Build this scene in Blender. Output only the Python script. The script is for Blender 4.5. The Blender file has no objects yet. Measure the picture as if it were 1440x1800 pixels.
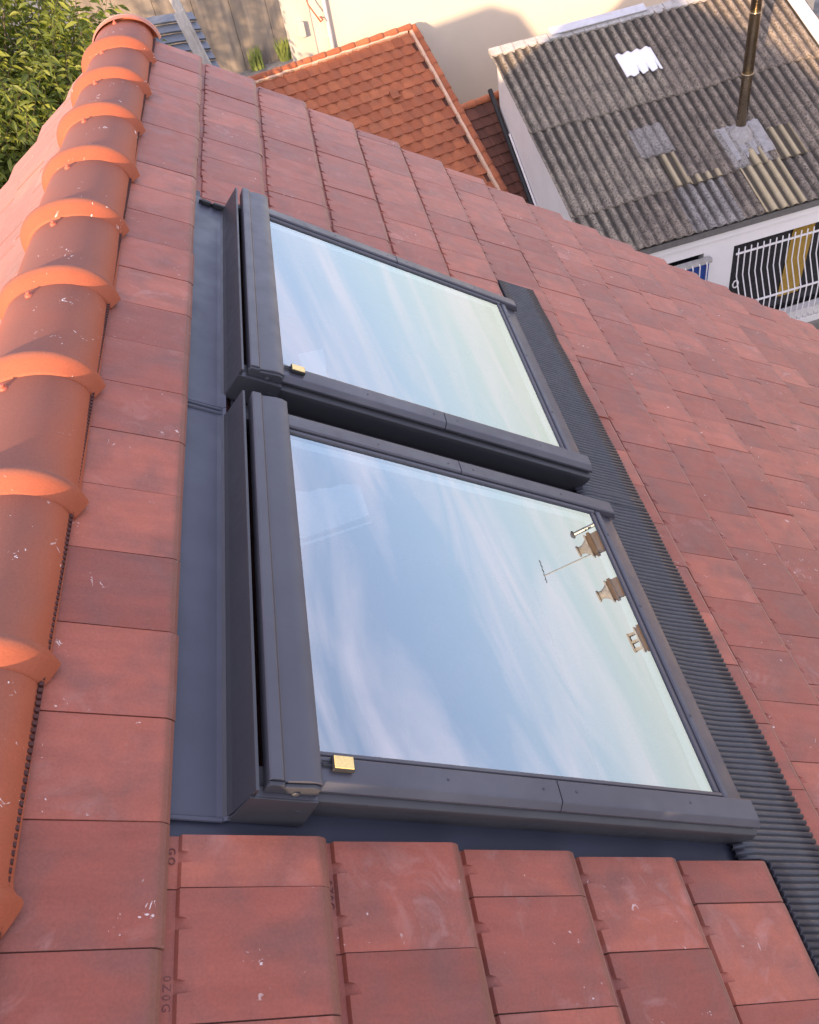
import bpy, math, random
from mathutils import Matrix, Vector, noise as mnoise
random.seed(7)
R_ = math.radians
scene = bpy.context.scene
col = scene.collection

# ------------------------------------------------------------------ camera, sky, sun, exposure
PITCH = R_(35.0); H0 = 7.0; XA = -0.14
CAM_C = Vector((0.8774, -0.6028, 8.3713))
CAM_RIGHT = Vector((0.97525, -0.15870, -0.15395))
CAM_DOWN = Vector((-0.22109, -0.69303, -0.68617))
CAM_FWD = Vector((0.00221, 0.70323, -0.71096))
FPX = 1487.45                                     # focal length in pixels of a 1440 x 1800 frame
cam = bpy.data.cameras.new('camera'); cam_o = bpy.data.objects.new('camera', cam); col.objects.link(cam_o)
cam.sensor_fit = 'VERTICAL'; cam.sensor_height = 36.0; cam.lens = 36.0 * FPX / 1800.0
cam.clip_start = 0.05; cam.clip_end = 1500
m = Matrix((CAM_RIGHT, -CAM_DOWN, -CAM_FWD)).transposed().to_4x4(); m.translation = CAM_C
cam_o.matrix_world = m
scene.camera = cam_o

SUN_AZ, SUN_EL = R_(-121.0), R_(15.0)              # azimuth measured from +X towards +Y
SUN_DIR = Vector((math.cos(SUN_AZ) * math.cos(SUN_EL), math.sin(SUN_AZ) * math.cos(SUN_EL), math.sin(SUN_EL)))
sun = bpy.data.lights.new('sun', 'SUN'); sun.energy = 3.7; sun.angle = R_(0.6); sun.color = (1.0, 0.70, 0.44)
sun_o = bpy.data.objects.new('sun', sun); col.objects.link(sun_o)
sun_o.rotation_euler = (-SUN_DIR).to_track_quat('-Z', 'Y').to_euler()
sun_o.location = (-8, -15, 20)

world = bpy.data.worlds.new('World'); scene.world = world; world.use_nodes = True
nt = world.node_tree; nt.nodes.clear()
def N(t, k, **kw):
    n = t.nodes.new(k)
    for a, b in kw.items(): setattr(n, a, b)
    return n
w_out = N(nt, 'ShaderNodeOutputWorld'); w_bg = N(nt, 'ShaderNodeBackground'); w_bg.inputs[1].default_value = 0.15
sky = N(nt, 'ShaderNodeTexSky', sky_type='NISHITA'); sky.sun_disc = False
sky.sun_elevation = SUN_EL; sky.sun_rotation = math.pi / 2 - SUN_AZ; sky.altitude = 100; sky.air_density = 1.0; sky.dust_density = 2.0; sky.ozone_density = 3.5
w_tc = N(nt, 'ShaderNodeTexCoord')
w_sep = N(nt, 'ShaderNodeSeparateXYZ'); nt.links.new(w_tc.outputs['Generated'], w_sep.inputs[0])
def wmath(op, a, b=None, clamp=False):
    n = N(nt, 'ShaderNodeMath', operation=op, use_clamp=clamp)
    for i, q in enumerate((a, b)):
        if q is None: continue
        if isinstance(q, (int, float)): n.inputs[i].default_value = q
        else: nt.links.new(q, n.inputs[i])
    return n.outputs[0]
zz = wmath('ADD', wmath('MAXIMUM', w_sep.outputs[2], 0.0), 0.16)
w_cmb = N(nt, 'ShaderNodeCombineXYZ')
nt.links.new(wmath('DIVIDE', w_sep.outputs[0], zz), w_cmb.inputs[0]); nt.links.new(wmath('DIVIDE', w_sep.outputs[1], zz), w_cmb.inputs[1])
w_map = N(nt, 'ShaderNodeMapping', vector_type='TEXTURE'); w_map.inputs['Rotation'].default_value = (0, 0, R_(-52)); w_map.inputs['Scale'].default_value = (1.9, 0.70, 1)
nt.links.new(w_cmb.outputs[0], w_map.inputs[0])
w_n = N(nt, 'ShaderNodeTexNoise'); w_n.inputs['Scale'].default_value = 1.7; w_n.inputs['Detail'].default_value = 7; w_n.inputs['Roughness'].default_value = 0.55; w_n.inputs['Distortion'].default_value = 1.1
nt.links.new(w_map.outputs[0], w_n.inputs['Vector'])
w_r = N(nt, 'ShaderNodeValToRGB'); w_r.color_ramp.elements[0].position = 0.44; w_r.color_ramp.elements[1].position = 0.68
w_r.color_ramp.elements[0].color = (0.28, 0.28, 0.28, 1); w_r.color_ramp.elements[1].color = (0.75, 0.75, 0.75, 1)
nt.links.new(w_n.outputs[0], w_r.inputs[0])
w_mix = N(nt, 'ShaderNodeMixRGB'); w_mix.inputs[2].default_value = (6.0, 5.4, 6.6, 1)
nt.links.new(w_r.outputs[0], w_mix.inputs[0]); nt.links.new(sky.outputs[0], w_mix.inputs[1])
hz = wmath('POWER', wmath('SUBTRACT', 1.0, wmath('MINIMUM', wmath('MULTIPLY', wmath('MAXIMUM', w_sep.outputs[2], 0.0), 3.4), 1.0)), 1.6)   # pale airlight low over the whole horizon
w_hz = N(nt, 'ShaderNodeMixRGB'); w_hz.inputs[2].default_value = (5.4, 5.1, 4.3, 1)
nt.links.new(wmath('MULTIPLY', hz, 0.75), w_hz.inputs[0]); nt.links.new(w_mix.outputs[0], w_hz.inputs[1])
nt.links.new(w_hz.outputs[0], w_bg.inputs[0]); nt.links.new(w_bg.outputs[0], w_out.inputs[0])

scene.view_settings.view_transform = 'Standard'; scene.view_settings.look = 'None'
scene.view_settings.gamma = 1.0; scene.view_settings.use_curve_mapping = False
scene.view_settings.exposure = 1.48
scene.cycles.max_bounces = 8; scene.cycles.transparent_max_bounces = 12

# ------------------------------------------------------------------ helpers
WM = {}                                            # object name -> world matrix of parents
def tag(o, label=None, cat=None, group=None, kind=None):
    if label: o['label'] = label
    if cat: o['category'] = cat
    if group: o['group'] = group
    if kind: o['kind'] = kind
    return o
def empty(name, W=None):
    o = bpy.data.objects.new(name, None); col.objects.link(o); o.empty_display_size = 0.1
    W = W or Matrix.Identity(4); o.matrix_world = W; WM[o.name] = W.copy(); return o
def link(o, parent=None, W=None):
    col.objects.link(o); W = W or Matrix.Identity(4)
    if parent is not None:
        o.parent = parent; o.matrix_basis = WM[parent.name].inverted() @ W
    else:
        o.matrix_basis = W
    WM[o.name] = W.copy(); return o
def mk_mesh(name, verts, faces, mat=None, smooth=False, fix=True):
    me = bpy.data.meshes.new(name); me.from_pydata([tuple(v) for v in verts], [], faces)
    if fix:
        import bmesh
        bm = bmesh.new(); bm.from_mesh(me); bmesh.ops.recalc_face_normals(bm, faces=bm.faces); bm.to_mesh(me); bm.free()
    me.validate(); me.update()
    if mat: me.materials.append(mat)
    if smooth: me.polygons.foreach_set('use_smooth', [True] * len(me.polygons))
    return me
def obj(name, verts, faces, mat, parent=None, W=None, smooth=False, bevel=0.0, fix=True):
    o = bpy.data.objects.new(name, mk_mesh(name, verts, faces, mat, smooth, fix))
    link(o, parent, W)
    if bevel:
        b = o.modifiers.new('bevel', 'BEVEL'); b.width = bevel; b.segments = 2; b.limit_method = 'ANGLE'; b.angle_limit = R_(30)
        o.data.polygons.foreach_set('use_smooth', [True] * len(o.data.polygons))
        wn = o.modifiers.new('wn', 'WEIGHTED_NORMAL'); wn.keep_sharp = False
    return o
def inst(name, me, parent, W):
    o = bpy.data.objects.new(name, me); return link(o, parent, W)
class B:                                           # collects verts and faces
    def __init__(s): s.v = []; s.f = []
    def add(s, v, f):
        k = len(s.v); s.v += [tuple(q) for q in v]; s.f += [[i + k for i in q] for q in f]; return s
    def box(s, x0, x1, y0, y1, z0, z1):
        return s.add([(x0,y0,z0),(x1,y0,z0),(x1,y1,z0),(x0,y1,z0),(x0,y0,z1),(x1,y0,z1),(x1,y1,z1),(x0,y1,z1)],
                     [[3,2,1,0],[4,5,6,7],[0,1,5,4],[1,2,6,5],[2,3,7,6],[3,0,4,7]])
    def ext(s, prof, t0, t1, f):                   # closed profile swept from t0 to t1; f(a, b, t) -> xyz
        n = len(prof)
        v = [f(a, b, t0) for a, b in prof] + [f(a, b, t1) for a, b in prof]
        fc = [[i, (i+1) % n, (i+1) % n + n, i + n] for i in range(n)] + [list(range(n))[::-1], [i + n for i in range(n)]]
        return s.add(v, fc)
    def tube(s, pts, r, seg=10, caps=True):
        pts = [Vector(p) for p in pts]; rr = r if isinstance(r, (list, tuple)) else [r] * len(pts)
        v = []; f = []
        ref = Vector((0, 0, 1))
        for i, p in enumerate(pts):
            t = (pts[min(i+1, len(pts)-1)] - pts[max(i-1, 0)]).normalized()
            a = t.cross(ref if abs(t.dot(ref)) < 0.95 else Vector((1, 0, 0))).normalized(); b = t.cross(a)
            for k in range(seg):
                q = 2 * math.pi * k / seg; v.append(p + (a * math.cos(q) + b * math.sin(q)) * rr[i])
        for i in range(len(pts) - 1):
            for k in range(seg):
                f.append([i*seg+k, i*seg+(k+1) % seg, (i+1)*seg+(k+1) % seg, (i+1)*seg+k])
        if caps: f += [list(range(seg))[::-1], [(len(pts)-1)*seg + k for k in range(seg)]]
        return s.add(v, f)
    def lathe(s, prof, seg=20, c=(0, 0, 0)):       # (r, z) list
        v = []; f = []
        for r, z in prof:
            for k in range(seg):
                q = 2*math.pi*k/seg; v.append((c[0]+r*math.cos(q), c[1]+r*math.sin(q), c[2]+z))
        for i in range(len(prof)-1):
            for k in range(seg): f.append([i*seg+k, i*seg+(k+1) % seg, (i+1)*seg+(k+1) % seg, (i+1)*seg+k])
        f += [list(range(seg))[::-1], [(len(prof)-1)*seg+k for k in range(seg)]]
        return s.add(v, f)
    def obj(s, name, mat, parent=None, W=None, **kw): return obj(name, s.v, s.f, mat, parent, W, **kw)

ROOF = Matrix.Translation((0, 0, H0)) @ Matrix.Rotation(PITCH, 4, 'Y')      # local (u downslope, v along ridge, n out of the roof)
APEX_Z = H0 - XA * math.tan(PITCH)
LEFT = Matrix.Translation((2*XA, 0, H0)) @ Matrix.Rotation(math.pi, 4, 'Z') @ Matrix.Rotation(PITCH, 4, 'Y')
def project(p):
    q = Vector(p) - CAM_C; z = q.dot(CAM_FWD)
    if z < 0.05: return None
    return 720 + FPX * q.dot(CAM_RIGHT) / z, 900 + FPX * q.dot(CAM_DOWN) / z
def frame(origin, ang):                            # building frame: x along its front, y to its back
    return Matrix.Translation(origin) @ Matrix.Rotation(R_(ang), 4, 'Z')

# ------------------------------------------------------------------ materials
W_T = 0.24; E_T = 0.3363                           # roof tile cover width and gauge
def new_mat(name):
    mt = bpy.data.materials.new(name); mt.use_nodes = True; t = mt.node_tree
    return mt, t, t.nodes['Principled BSDF']
def coords(t, kind='Object', scale=(1, 1, 1), rnd=False):
    tc = N(t, 'ShaderNodeTexCoord'); out = tc.outputs[kind]
    if rnd:
        oi = N(t, 'ShaderNodeObjectInfo'); ge = N(t, 'ShaderNodeNewGeometry')
        ad = N(t, 'ShaderNodeMath', operation='ADD'); t.links.new(oi.outputs['Random'], ad.inputs[0]); t.links.new(ge.outputs['Random Per Island'], ad.inputs[1])
        mu = N(t, 'ShaderNodeMath', operation='MULTIPLY'); t.links.new(ad.outputs[0], mu.inputs[0]); mu.inputs[1].default_value = 37.0
        va = N(t, 'ShaderNodeVectorMath', operation='ADD'); t.links.new(out, va.inputs[0]); t.links.new(mu.outputs[0], va.inputs[1]); out = va.outputs[0]
    mp = N(t, 'ShaderNodeMapping'); mp.inputs['Scale'].default_value = scale; t.links.new(out, mp.inputs[0])
    return mp.outputs[0]
def tex(t, vec, scale, detail=4, rough=0.55, dist=0.0, kind='NOISE'):
    if kind == 'NOISE':
        n = N(t, 'ShaderNodeTexNoise'); n.inputs['Detail'].default_value = detail; n.inputs['Roughness'].default_value = rough; n.inputs['Distortion'].default_value = dist
    else:
        n = N(t, 'ShaderNodeTexVoronoi')
    n.inputs['Scale'].default_value = scale; t.links.new(vec, n.inputs['Vector']); return n.outputs[0]
def ramp(t, fac, stops):
    r = N(t, 'ShaderNodeValToRGB'); t.links.new(fac, r.inputs[0]); e = r.color_ramp.elements
    while len(e) < len(stops): e.new(0.5)
    for q, (p, c) in zip(e, stops):
        q.position = p; q.color = (c, c, c, 1) if isinstance(c, (int, float)) else (*c, 1)
    return r.outputs[0]
def mix(t, fac, a, b, mode='MIX'):
    n = N(t, 'ShaderNodeMixRGB', blend_type=mode)
    for i, q in enumerate((fac, a, b)):
        if isinstance(q, (int, float)): n.inputs[i].default_value = q if i == 0 else (q, q, q, 1)
        elif isinstance(q, tuple): n.inputs[i].default_value = (*q, 1)
        else: t.links.new(q, n.inputs[i])
    return n.outputs[0]
def bump(t, bs, h, strength, dist=0.01):
    b = N(t, 'ShaderNodeBump'); b.inputs['Strength'].default_value = strength; b.inputs['Distance'].default_value = dist
    t.links.new(h, b.inputs['Height']); t.links.new(b.outputs[0], bs.inputs['Normal'])
def rand01(t):
    oi = N(t, 'ShaderNodeObjectInfo'); ge = N(t, 'ShaderNodeNewGeometry')
    ad = N(t, 'ShaderNodeMath', operation='ADD'); t.links.new(oi.outputs['Random'], ad.inputs[0]); t.links.new(ge.outputs['Random Per Island'], ad.inputs[1])
    fr = N(t, 'ShaderNodeMath', operation='FRACT'); t.links.new(ad.outputs[0], fr.inputs[0]); return fr.outputs[0]

def clay(name, dark, mid, light, dusk, rough=0.55, scuff=0.5, spread=0.5, objscale=1.0, spec=0.4, edge=False):
    mt, t, b = new_mat(name)
    v = coords(t, 'Object', rnd=True)
    vs = coords(t, 'Object', (3.0, 22.0, 22.0), rnd=True)         # streaks along the fall line
    r = rand01(t)
    base = ramp(t, r, [(0.0, dark), (0.5, mid), (1.0, light)])
    base = mix(t, spread, mid, base)
    cl = tex(t, v, 7.0*objscale, 3, 0.5, 0.4)
    base = mix(t, ramp(t, cl, [(0.42, 0.0), (0.74, 0.70)]), base, dusk)   # smoky flamed patches of the glaze
    st = tex(t, vs, 1.0, 5, 0.6)
    base = mix(t, 0.22, base, mix(t, 1.0, base, ramp(t, st, [(0.3, 0.55), (0.7, 1.5)]), 'MULTIPLY'))
    if edge:                                        # browner glaze on the bevelled lower edge
        tc = N(t, 'ShaderNodeTexCoord'); sx = N(t, 'ShaderNodeSeparateXYZ'); t.links.new(tc.outputs['Object'], sx.inputs[0])
        nz = N(t, 'ShaderNodeMath', operation='MULTIPLY_ADD'); t.links.new(cl, nz.inputs[0]); nz.inputs[1].default_value = 0.02; t.links.new(sx.outputs[0], nz.inputs[2])
        base = mix(t, ramp(t, nz.outputs[0], [(E_T - 0.022, 0.0), (E_T - 0.004, 0.75)]), base, (0.170, 0.066, 0.040))
    sp = tex(t, v, 160.0, 2, 0.5)
    base = mix(t, 0.16, base, mix(t, 1.0, base, ramp(t, sp, [(0.3, 0.5), (0.7, 1.5)]), 'MULTIPLY'))
    # pale lime scuffs and dust: broad faint wipes plus a few hard chips
    wv = tex(t, v, 9.0, 6, 0.62, 1.6); dk = tex(t, v, 2.6, 2, 0.5)
    wipe = mix(t, 1.0, ramp(t, wv, [(0.50, 0.0), (0.72, 0.55)]), ramp(t, dk, [(0.50, 0.0), (0.70, 1.0)]), 'MULTIPLY')
    base = mix(t, mix(t, 1.0, wipe, scuff, 'MULTIPLY'), base, (0.55, 0.36, 0.32))
    ch = tex(t, v, 34.0, 3, 0.7, 0.8); cm = tex(t, v, 6.0, 1, 0.5)
    chip = mix(t, 1.0, ramp(t, ch, [(0.665, 0.0), (0.70, 0.9)]), ramp(t, cm, [(0.55, 0.0), (0.62, 1.0)]), 'MULTIPLY')
    base = mix(t, mix(t, 1.0, chip, min(1.0, scuff * 1.3), 'MULTIPLY'), base, (0.72, 0.62, 0.56))
    t.links.new(base, b.inputs['Base Color'])
    b.inputs['Specular IOR Level'].default_value = spec
    b.inputs['Sheen Weight'].default_value = 0.22; b.inputs['Sheen Roughness'].default_value = 0.45; b.inputs['Sheen Tint'].default_value = (1.0, 0.72, 0.62, 1)
    t.links.new(ramp(t, wv, [(0.3, rough - 0.07), (0.7, rough + 0.12)]), b.inputs['Roughness'])
    bump(t, b, mix(t, 0.5, sp, st), 0.22, 0.004)
    return mt
M_TILE = clay('roof_clay', (0.225, 0.056, 0.034), (0.300, 0.079, 0.047), (0.365, 0.102, 0.058), (0.165, 0.066, 0.050), spread=1.0, scuff=0.65, edge=True)
M_TILEF = clay('roof_clay_field', (0.225, 0.056, 0.034), (0.300, 0.079, 0.047), (0.365, 0.102, 0.058), (0.165, 0.066, 0.050), spread=1.0, scuff=0.65)
M_RIDGE = clay('ridge_clay', (0.40, 0.11, 0.050), (0.43, 0.125, 0.058), (0.46, 0.135, 0.060), (0.19, 0.085, 0.070), rough=0.5, scuff=0.25, objscale=0.6)
M_ORANGE = clay('orange_clay', (0.30, 0.088, 0.040), (0.365, 0.112, 0.050), (0.41, 0.135, 0.060), (0.26, 0.098, 0.055), rough=0.75, scuff=0.15, spread=0.9, objscale=0.6, spec=0.2)
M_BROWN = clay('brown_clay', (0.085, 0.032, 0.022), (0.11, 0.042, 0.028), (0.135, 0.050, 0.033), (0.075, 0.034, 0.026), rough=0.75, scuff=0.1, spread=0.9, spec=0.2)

def plain(name, colr, rough=0.5, metal=0.0, noise=0.0, nscale=12.0, bmp=0.0, spec=0.5, dirt=None, aniso=(1, 1, 1)):
    mt, t, b = new_mat(name)
    b.inputs['Roughness'].default_value = rough; b.inputs['Metallic'].default_value = metal; b.inputs['Specular IOR Level'].default_value = spec
    v = coords(t, 'Object', aniso)
    n = tex(t, v, nscale, 6, 0.6, 0.2)
    c = mix(t, 1.0, colr, ramp(t, n, [(0.25, 1.0 - noise), (0.75, 1.0 + noise)]), 'MULTIPLY')
    if dirt:
        d = tex(t, v, nscale * 0.35, 8, 0.65, 0.6)
        c = mix(t, ramp(t, d, [(dirt[1], 0.0), (dirt[1] + 0.2, dirt[2])]), c, dirt[0])
    t.links.new(c, b.inputs['Base Color'])
    r2 = tex(t, v, nscale * 2.3, 4, 0.6)
    t.links.new(ramp(t, r2, [(0.3, max(0.03, rough - 0.08)), (0.7, min(1, rough + 0.1))]), b.inputs['Roughness'])
    if bmp: bump(t, b, n, bmp, 0.006)
    return mt
M_ALU = plain('grey_window_metal', (0.060, 0.058, 0.068), 0.40, noise=0.10, nscale=5, dirt=((0.13, 0.125, 0.13), 0.54, 0.35))
M_ALU2 = plain('grey_flashing_metal', (0.048, 0.049, 0.066), 0.42, noise=0.14, nscale=4, bmp=0.12, dirt=((0.11, 0.11, 0.12), 0.54, 0.40))
M_ALUD = plain('dark_window_metal', (0.035, 0.036, 0.042), 0.5, noise=0.08, nscale=7)
M_PLEAT = plain('pleated_apron_metal', (0.036, 0.037, 0.045), 0.40, noise=0.15, nscale=9, dirt=((0.14, 0.12, 0.11), 0.62, 0.25))
M_BASE = plain('grey_frame_metal', (0.040, 0.039, 0.043), 0.40, noise=0.06, nscale=5)  # darker frame metal, carrying the shade under the covers in its colour
M_SOAK = plain('shaded_soaker_metal', (0.030, 0.033, 0.050), 0.5, noise=0.10, nscale=4)  # flashing metal darkened, its occlusion shade put into the colour
M_RUB = plain('black_rubber', (0.012, 0.012, 0.013), 0.6, noise=0.1)
M_GOLD = plain('gold_sensor', (0.80, 0.58, 0.20), 0.35, metal=0.0, noise=0.25, nscale=400, spec=0.6)
M_WLACQ = plain('white_lacquer', (0.86, 0.86, 0.85), 0.4, noise=0.02)
M_DECK = plain('dark_roof_deck', (0.07, 0.022, 0.017), 0.9, noise=0.2)
M_SCREW = plain('orange_screw_paint', (0.42, 0.10, 0.055), 0.5, noise=0.1)
M_STEEL = plain('zinc_screw', (0.30, 0.30, 0.31), 0.35, metal=0.8, noise=0.1)

def glass_mat():
    mt, t, b = new_mat('coated_glass'); t.nodes.remove(b)
    out = t.nodes['Material Output']
    tr = N(t, 'ShaderNodeBsdfTransparent'); tr.inputs[0].default_value = (0.82, 0.93, 0.90, 1)
    gl = N(t, 'ShaderNodeBsdfGlossy'); gl.inputs['Roughness'].default_value = 0.0; gl.inputs['Color'].default_value = (0.95, 1.0, 0.98, 1)
    fr = N(t, 'ShaderNodeFresnel'); fr.inputs['IOR'].default_value = 2.6
    mp = N(t, 'ShaderNodeMapRange'); mp.inputs['From Min'].default_value = 0.0; mp.inputs['From Max'].default_value = 1.0; mp.inputs['To Min'].default_value = 0.14; mp.inputs['To Max'].default_value = 1.0
    t.links.new(fr.outputs[0], mp.inputs[0])
    v = coords(t, 'Object', (1, 1, 1)); n = tex(t, v, 2.2, 1, 0.4)
    bp = N(t, 'ShaderNodeBump'); bp.inputs['Strength'].default_value = 0.02; bp.inputs['Distance'].default_value = 0.01; t.links.new(n, bp.inputs['Height']); t.links.new(bp.outputs[0], gl.inputs['Normal'])
    mx = N(t, 'ShaderNodeMixShader'); t.links.new(mp.outputs[0], mx.inputs[0]); t.links.new(tr.outputs[0], mx.inputs[1]); t.links.new(gl.outputs[0], mx.inputs[2])
    df = N(t, 'ShaderNodeBsdfDiffuse'); df.inputs[0].default_value = (0.6, 0.58, 0.54, 1)
    d1 = tex(t, v, 6.0, 8, 0.7, 0.5); d2 = tex(t, v, 160.0, 2, 0.5)
    du = mix(t, 1.0, ramp(t, d1, [(0.42, 0.0), (0.75, 0.10)]), ramp(t, d2, [(0.35, 0.3), (0.7, 1.0)]), 'MULTIPLY')   # thin dust film on the pane
    m2 = N(t, 'ShaderNodeMixShader'); t.links.new(du, m2.inputs[0]); t.links.new(mx.outputs[0], m2.inputs[1]); t.links.new(df.outputs[0], m2.inputs[2])
    t.links.new(m2.outputs[0], out.inputs[0]); return mt
M_GLASS = glass_mat()

# ------------------------------------------------------------------ ground
GZ = -1.8
M_GROUND = plain('mossy_concrete', (0.21, 0.19, 0.165), 0.9, noise=0.35, nscale=3.0, bmp=0.4, dirt=((0.07, 0.065, 0.05), 0.48, 0.75))
g = B(); g.add([(-400, -400, GZ), (400, -400, GZ), (400, 400, GZ), (-400, 400, GZ)], [[0, 1, 2, 3]])
tag(g.obj('ground', M_GROUND), kind='structure')

# ------------------------------------------------------------------ the house that carries the roof
VEND = 5.14; V0 = -1.2; NCOURSE = 19
M_RENDER = plain('cream_render', (0.62, 0.50, 0.33), 0.85, noise=0.06, nscale=3, bmp=0.15)
UE = NCOURSE * E_T
eave_x = UE * math.cos(PITCH) - 0.35; eave_z = H0 - UE * math.sin(PITCH) - 0.18
house = empty('house', Matrix.Translation((XA, (V0 + VEND) / 2, GZ)))
tag(house, 'cream rendered house under the red tiled roof with the two roof windows', 'house')
wl = 2 * XA - eave_x
def gable(y0, y1):
    zt = APEX_Z - 0.16
    b = B(); p = [(wl, GZ), (eave_x, GZ), (eave_x, eave_z), (XA, zt), (wl, eave_z)]
    b.ext(p, y0, y1, lambda a, c, t: (a, t, c)); return b
gable(VEND - 0.32, VEND - 0.08).obj('gable_wall', M_RENDER, house)
gable(V0 + 0.05, V0 + 0.28).obj('gable_wall', M_RENDER, house)
B().box(wl, wl + 0.25, V0 + 0.30, VEND - 0.34, GZ, eave_z).obj('side_wall', M_RENDER, house)
B().box(eave_x - 0.25, eave_x, V0 + 0.30, VEND - 0.34, GZ, eave_z).obj('side_wall', M_RENDER, house)

# unseen gable block, added left of view to shadow the cream wall
shadow_wing = B(); 
wp = [(-9.0, GZ), (-1.9, GZ), (-1.9, 5.0), (-3.06, 7.0), (-9.0, 6.2)]
shadow_wing.ext(wp, 4.6, 5.5, lambda a, b, t: (a - 1.6, t - 2.66 + 0.0, b + 0.83)); shadow_wing.obj('shadow_wing', M_RENDER, house)
# ------------------------------------------------------------------ the tiled roof
roof = empty('tiled_roof', Matrix.Translation((XA, 0.0, H0 - 0.1)))
tag(roof, 'red interlocking flat clay tile roof with a row of half round ridge tiles', 'roof')
TH = 0.033
def tile_geo(wd, nsel=(0.27, 0.73), full=W_T, off=0.0, gap=0.0015):
    """one flat interlocking tile: head channel with two drain notches, field, bevelled lower edge. off = where the cut piece starts in the full tile"""
    a, c = gap, wd - gap
    def nf(u): return -TH + (TH - 0.0015) * u / E_T
    u0, uc, uf, ub = -0.05, 0.024, 0.029, E_T - 0.021
    nch = -TH - 0.007
    ns = []
    for q in nsel:
        vc = q * full - off
        if vc - 0.016 > a and vc + 0.016 < c: ns.append(vc)
    V = []; F = []
    def add(u, v, n): V.append((u, v, n)); return len(V) - 1
    h0, h1 = add(u0, a, nch - 0.004), add(u0, c, nch - 0.004)
    lo = [add(uc, a, nch)]; up = [add(uf, a, nf(uf))]; tris = []
    for vc in ns:
        l0, l1 = add(uc, vc - 0.012, nch), add(uc, vc + 0.012, nch)
        p0, p1 = add(uf, vc - 0.014, nf(uf)), add(uf, vc + 0.011, nf(uf))
        tip = add(uf + 0.026, vc - 0.012, nf(uf + 0.026)); tp2 = add(uf + 0.015, vc + 0.007, nf(uf + 0.015))
        F.append([lo[-1], l0, p0, up[-1]])
        F += [[l0, l1, tp2, tip], [l0, tip, p0], [l1, p1, tp2]]
        lo += [l0, l1]; up += [p0, tip, tp2, p1]
    l2, p2 = add(uc, c, nch), add(uf, c, nf(uf))
    F.append([lo[-1], l2, p2, up[-1]]); lo.append(l2); up.append(p2)
    F.append([h0, h1] + lo[::-1])
    e = 0.0035                                      # worn long edges
    b0, b1 = add(ub, a, nf(ub)), add(ub, c, nf(ub))
    F.append(up + [b1, b0])
    m0, m1 = add(E_T - 0.008, a, nf(ub) - 0.004), add(E_T - 0.008, c, nf(ub) - 0.004)
    k0, k1 = add(E_T, a, nf(ub) - 0.0095), add(E_T, c, nf(ub) - 0.0095)
    d0, d1 = add(E_T - 0.003, a, -TH - 0.006), add(E_T - 0.003, c, -TH - 0.006)
    F += [[b0, b1, m1, m0], [m0, m1, k1, k0], [k0, k1, d1, d0]]
    z = 0.02                                        # skirts
    q0, q1 = add(u0, a, nch - z), add(u0, c, nch - z)
    r0, r1 = add(uc, a, nch - z), add(uc, c, nch - z)
    F += [[h0, lo[0], r0, q0], [lo[0], up[0], b0, m0, k0, d0, r0], [h1, q1, r1, lo[-1]], [lo[-1], r1, d1, k1, m1, b1, up[-1]], [h0, q0, q1, h1]]
    return V, F
tile_cache = {}
def tile_mesh(wd, off):
    key = (round(wd, 3), round(off, 3))
    if key not in tile_cache:
        V, F = tile_geo(wd, off=off); tile_cache[key] = mk_mesh('roof_tile', V, F, M_TILE)
    return tile_cache[key]
WIN_U = (0.40, 2.00); CUT_N = {2: 0.230, 3: 0.234, 4: 0.232, 5: 0.230, 6: 0.234}; CUT_F = 3.19
spans = []                                          # (side, course, v0, v1, off)
for side in (0, 1):
    for c in range(1, NCOURSE + 1):
        kmin = int(math.floor(V0 / W_T)); kmax = int(math.ceil(VEND / W_T))
        sh = 0.5 if c % 2 == 0 else 0.0
        for k in range(kmin, kmax + 1):
            a = (k + sh) * W_T; b_ = a + W_T; off = 0.0
            segs = [(a, min(b_, VEND))]
            if side == 0 and c in CUT_N:
                segs = [(a, min(b_, CUT_N[c])), (max(a, CUT_F), min(b_, VEND))]
            for s0, s1 in segs:
                if s1 - s0 > 0.03: spans.append((side, c, s0, s1, s0 - a))
def tile_matrix(side, c, s0, s1):
    rr = random.Random(c * 1000 + int(s0 * 1000) + side * 77)
    jit = Matrix.Translation((rr.uniform(-0.0035, 0.0035), rr.uniform(-0.0006, 0.0006), rr.uniform(-0.0018, 0.0018))) @ Matrix.Rotation(rr.uniform(-0.004, 0.004), 4, 'X') @ Matrix.Rotation(rr.uniform(-0.003, 0.003), 4, 'Y') @ Matrix.Rotation(rr.uniform(-0.005, 0.005), 4, 'Z')
    if side == 0: return ROOF @ Matrix.Translation(((c - 1) * E_T, s0, 0)) @ jit
    return LEFT @ Matrix.Translation(((c - 1) * E_T, -s1, 0)) @ jit
def vis_area(side, c, s0, s1):
    P = ROOF if side == 0 else LEFT
    pts = []
    for u, v in (((c-1)*E_T, s0), (c*E_T, s0), (c*E_T, s1), ((c-1)*E_T, s1)):
        q = project(P @ Vector((u, v if side == 0 else -v, 0)))
        if q is None: return 0
        pts.append((min(max(q[0], 0), 1440), min(max(q[1], 0), 1800)))
    return 0.5 * (sum(pts[i][0]*pts[(i+1) % 4][1] - pts[(i+1) % 4][0]*pts[i][1] for i in range(4)))
sc = []
for s in spans:
    A = vis_area(*s[:4])
    sc.append((-A if s[0] == 0 else -A, s))
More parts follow.
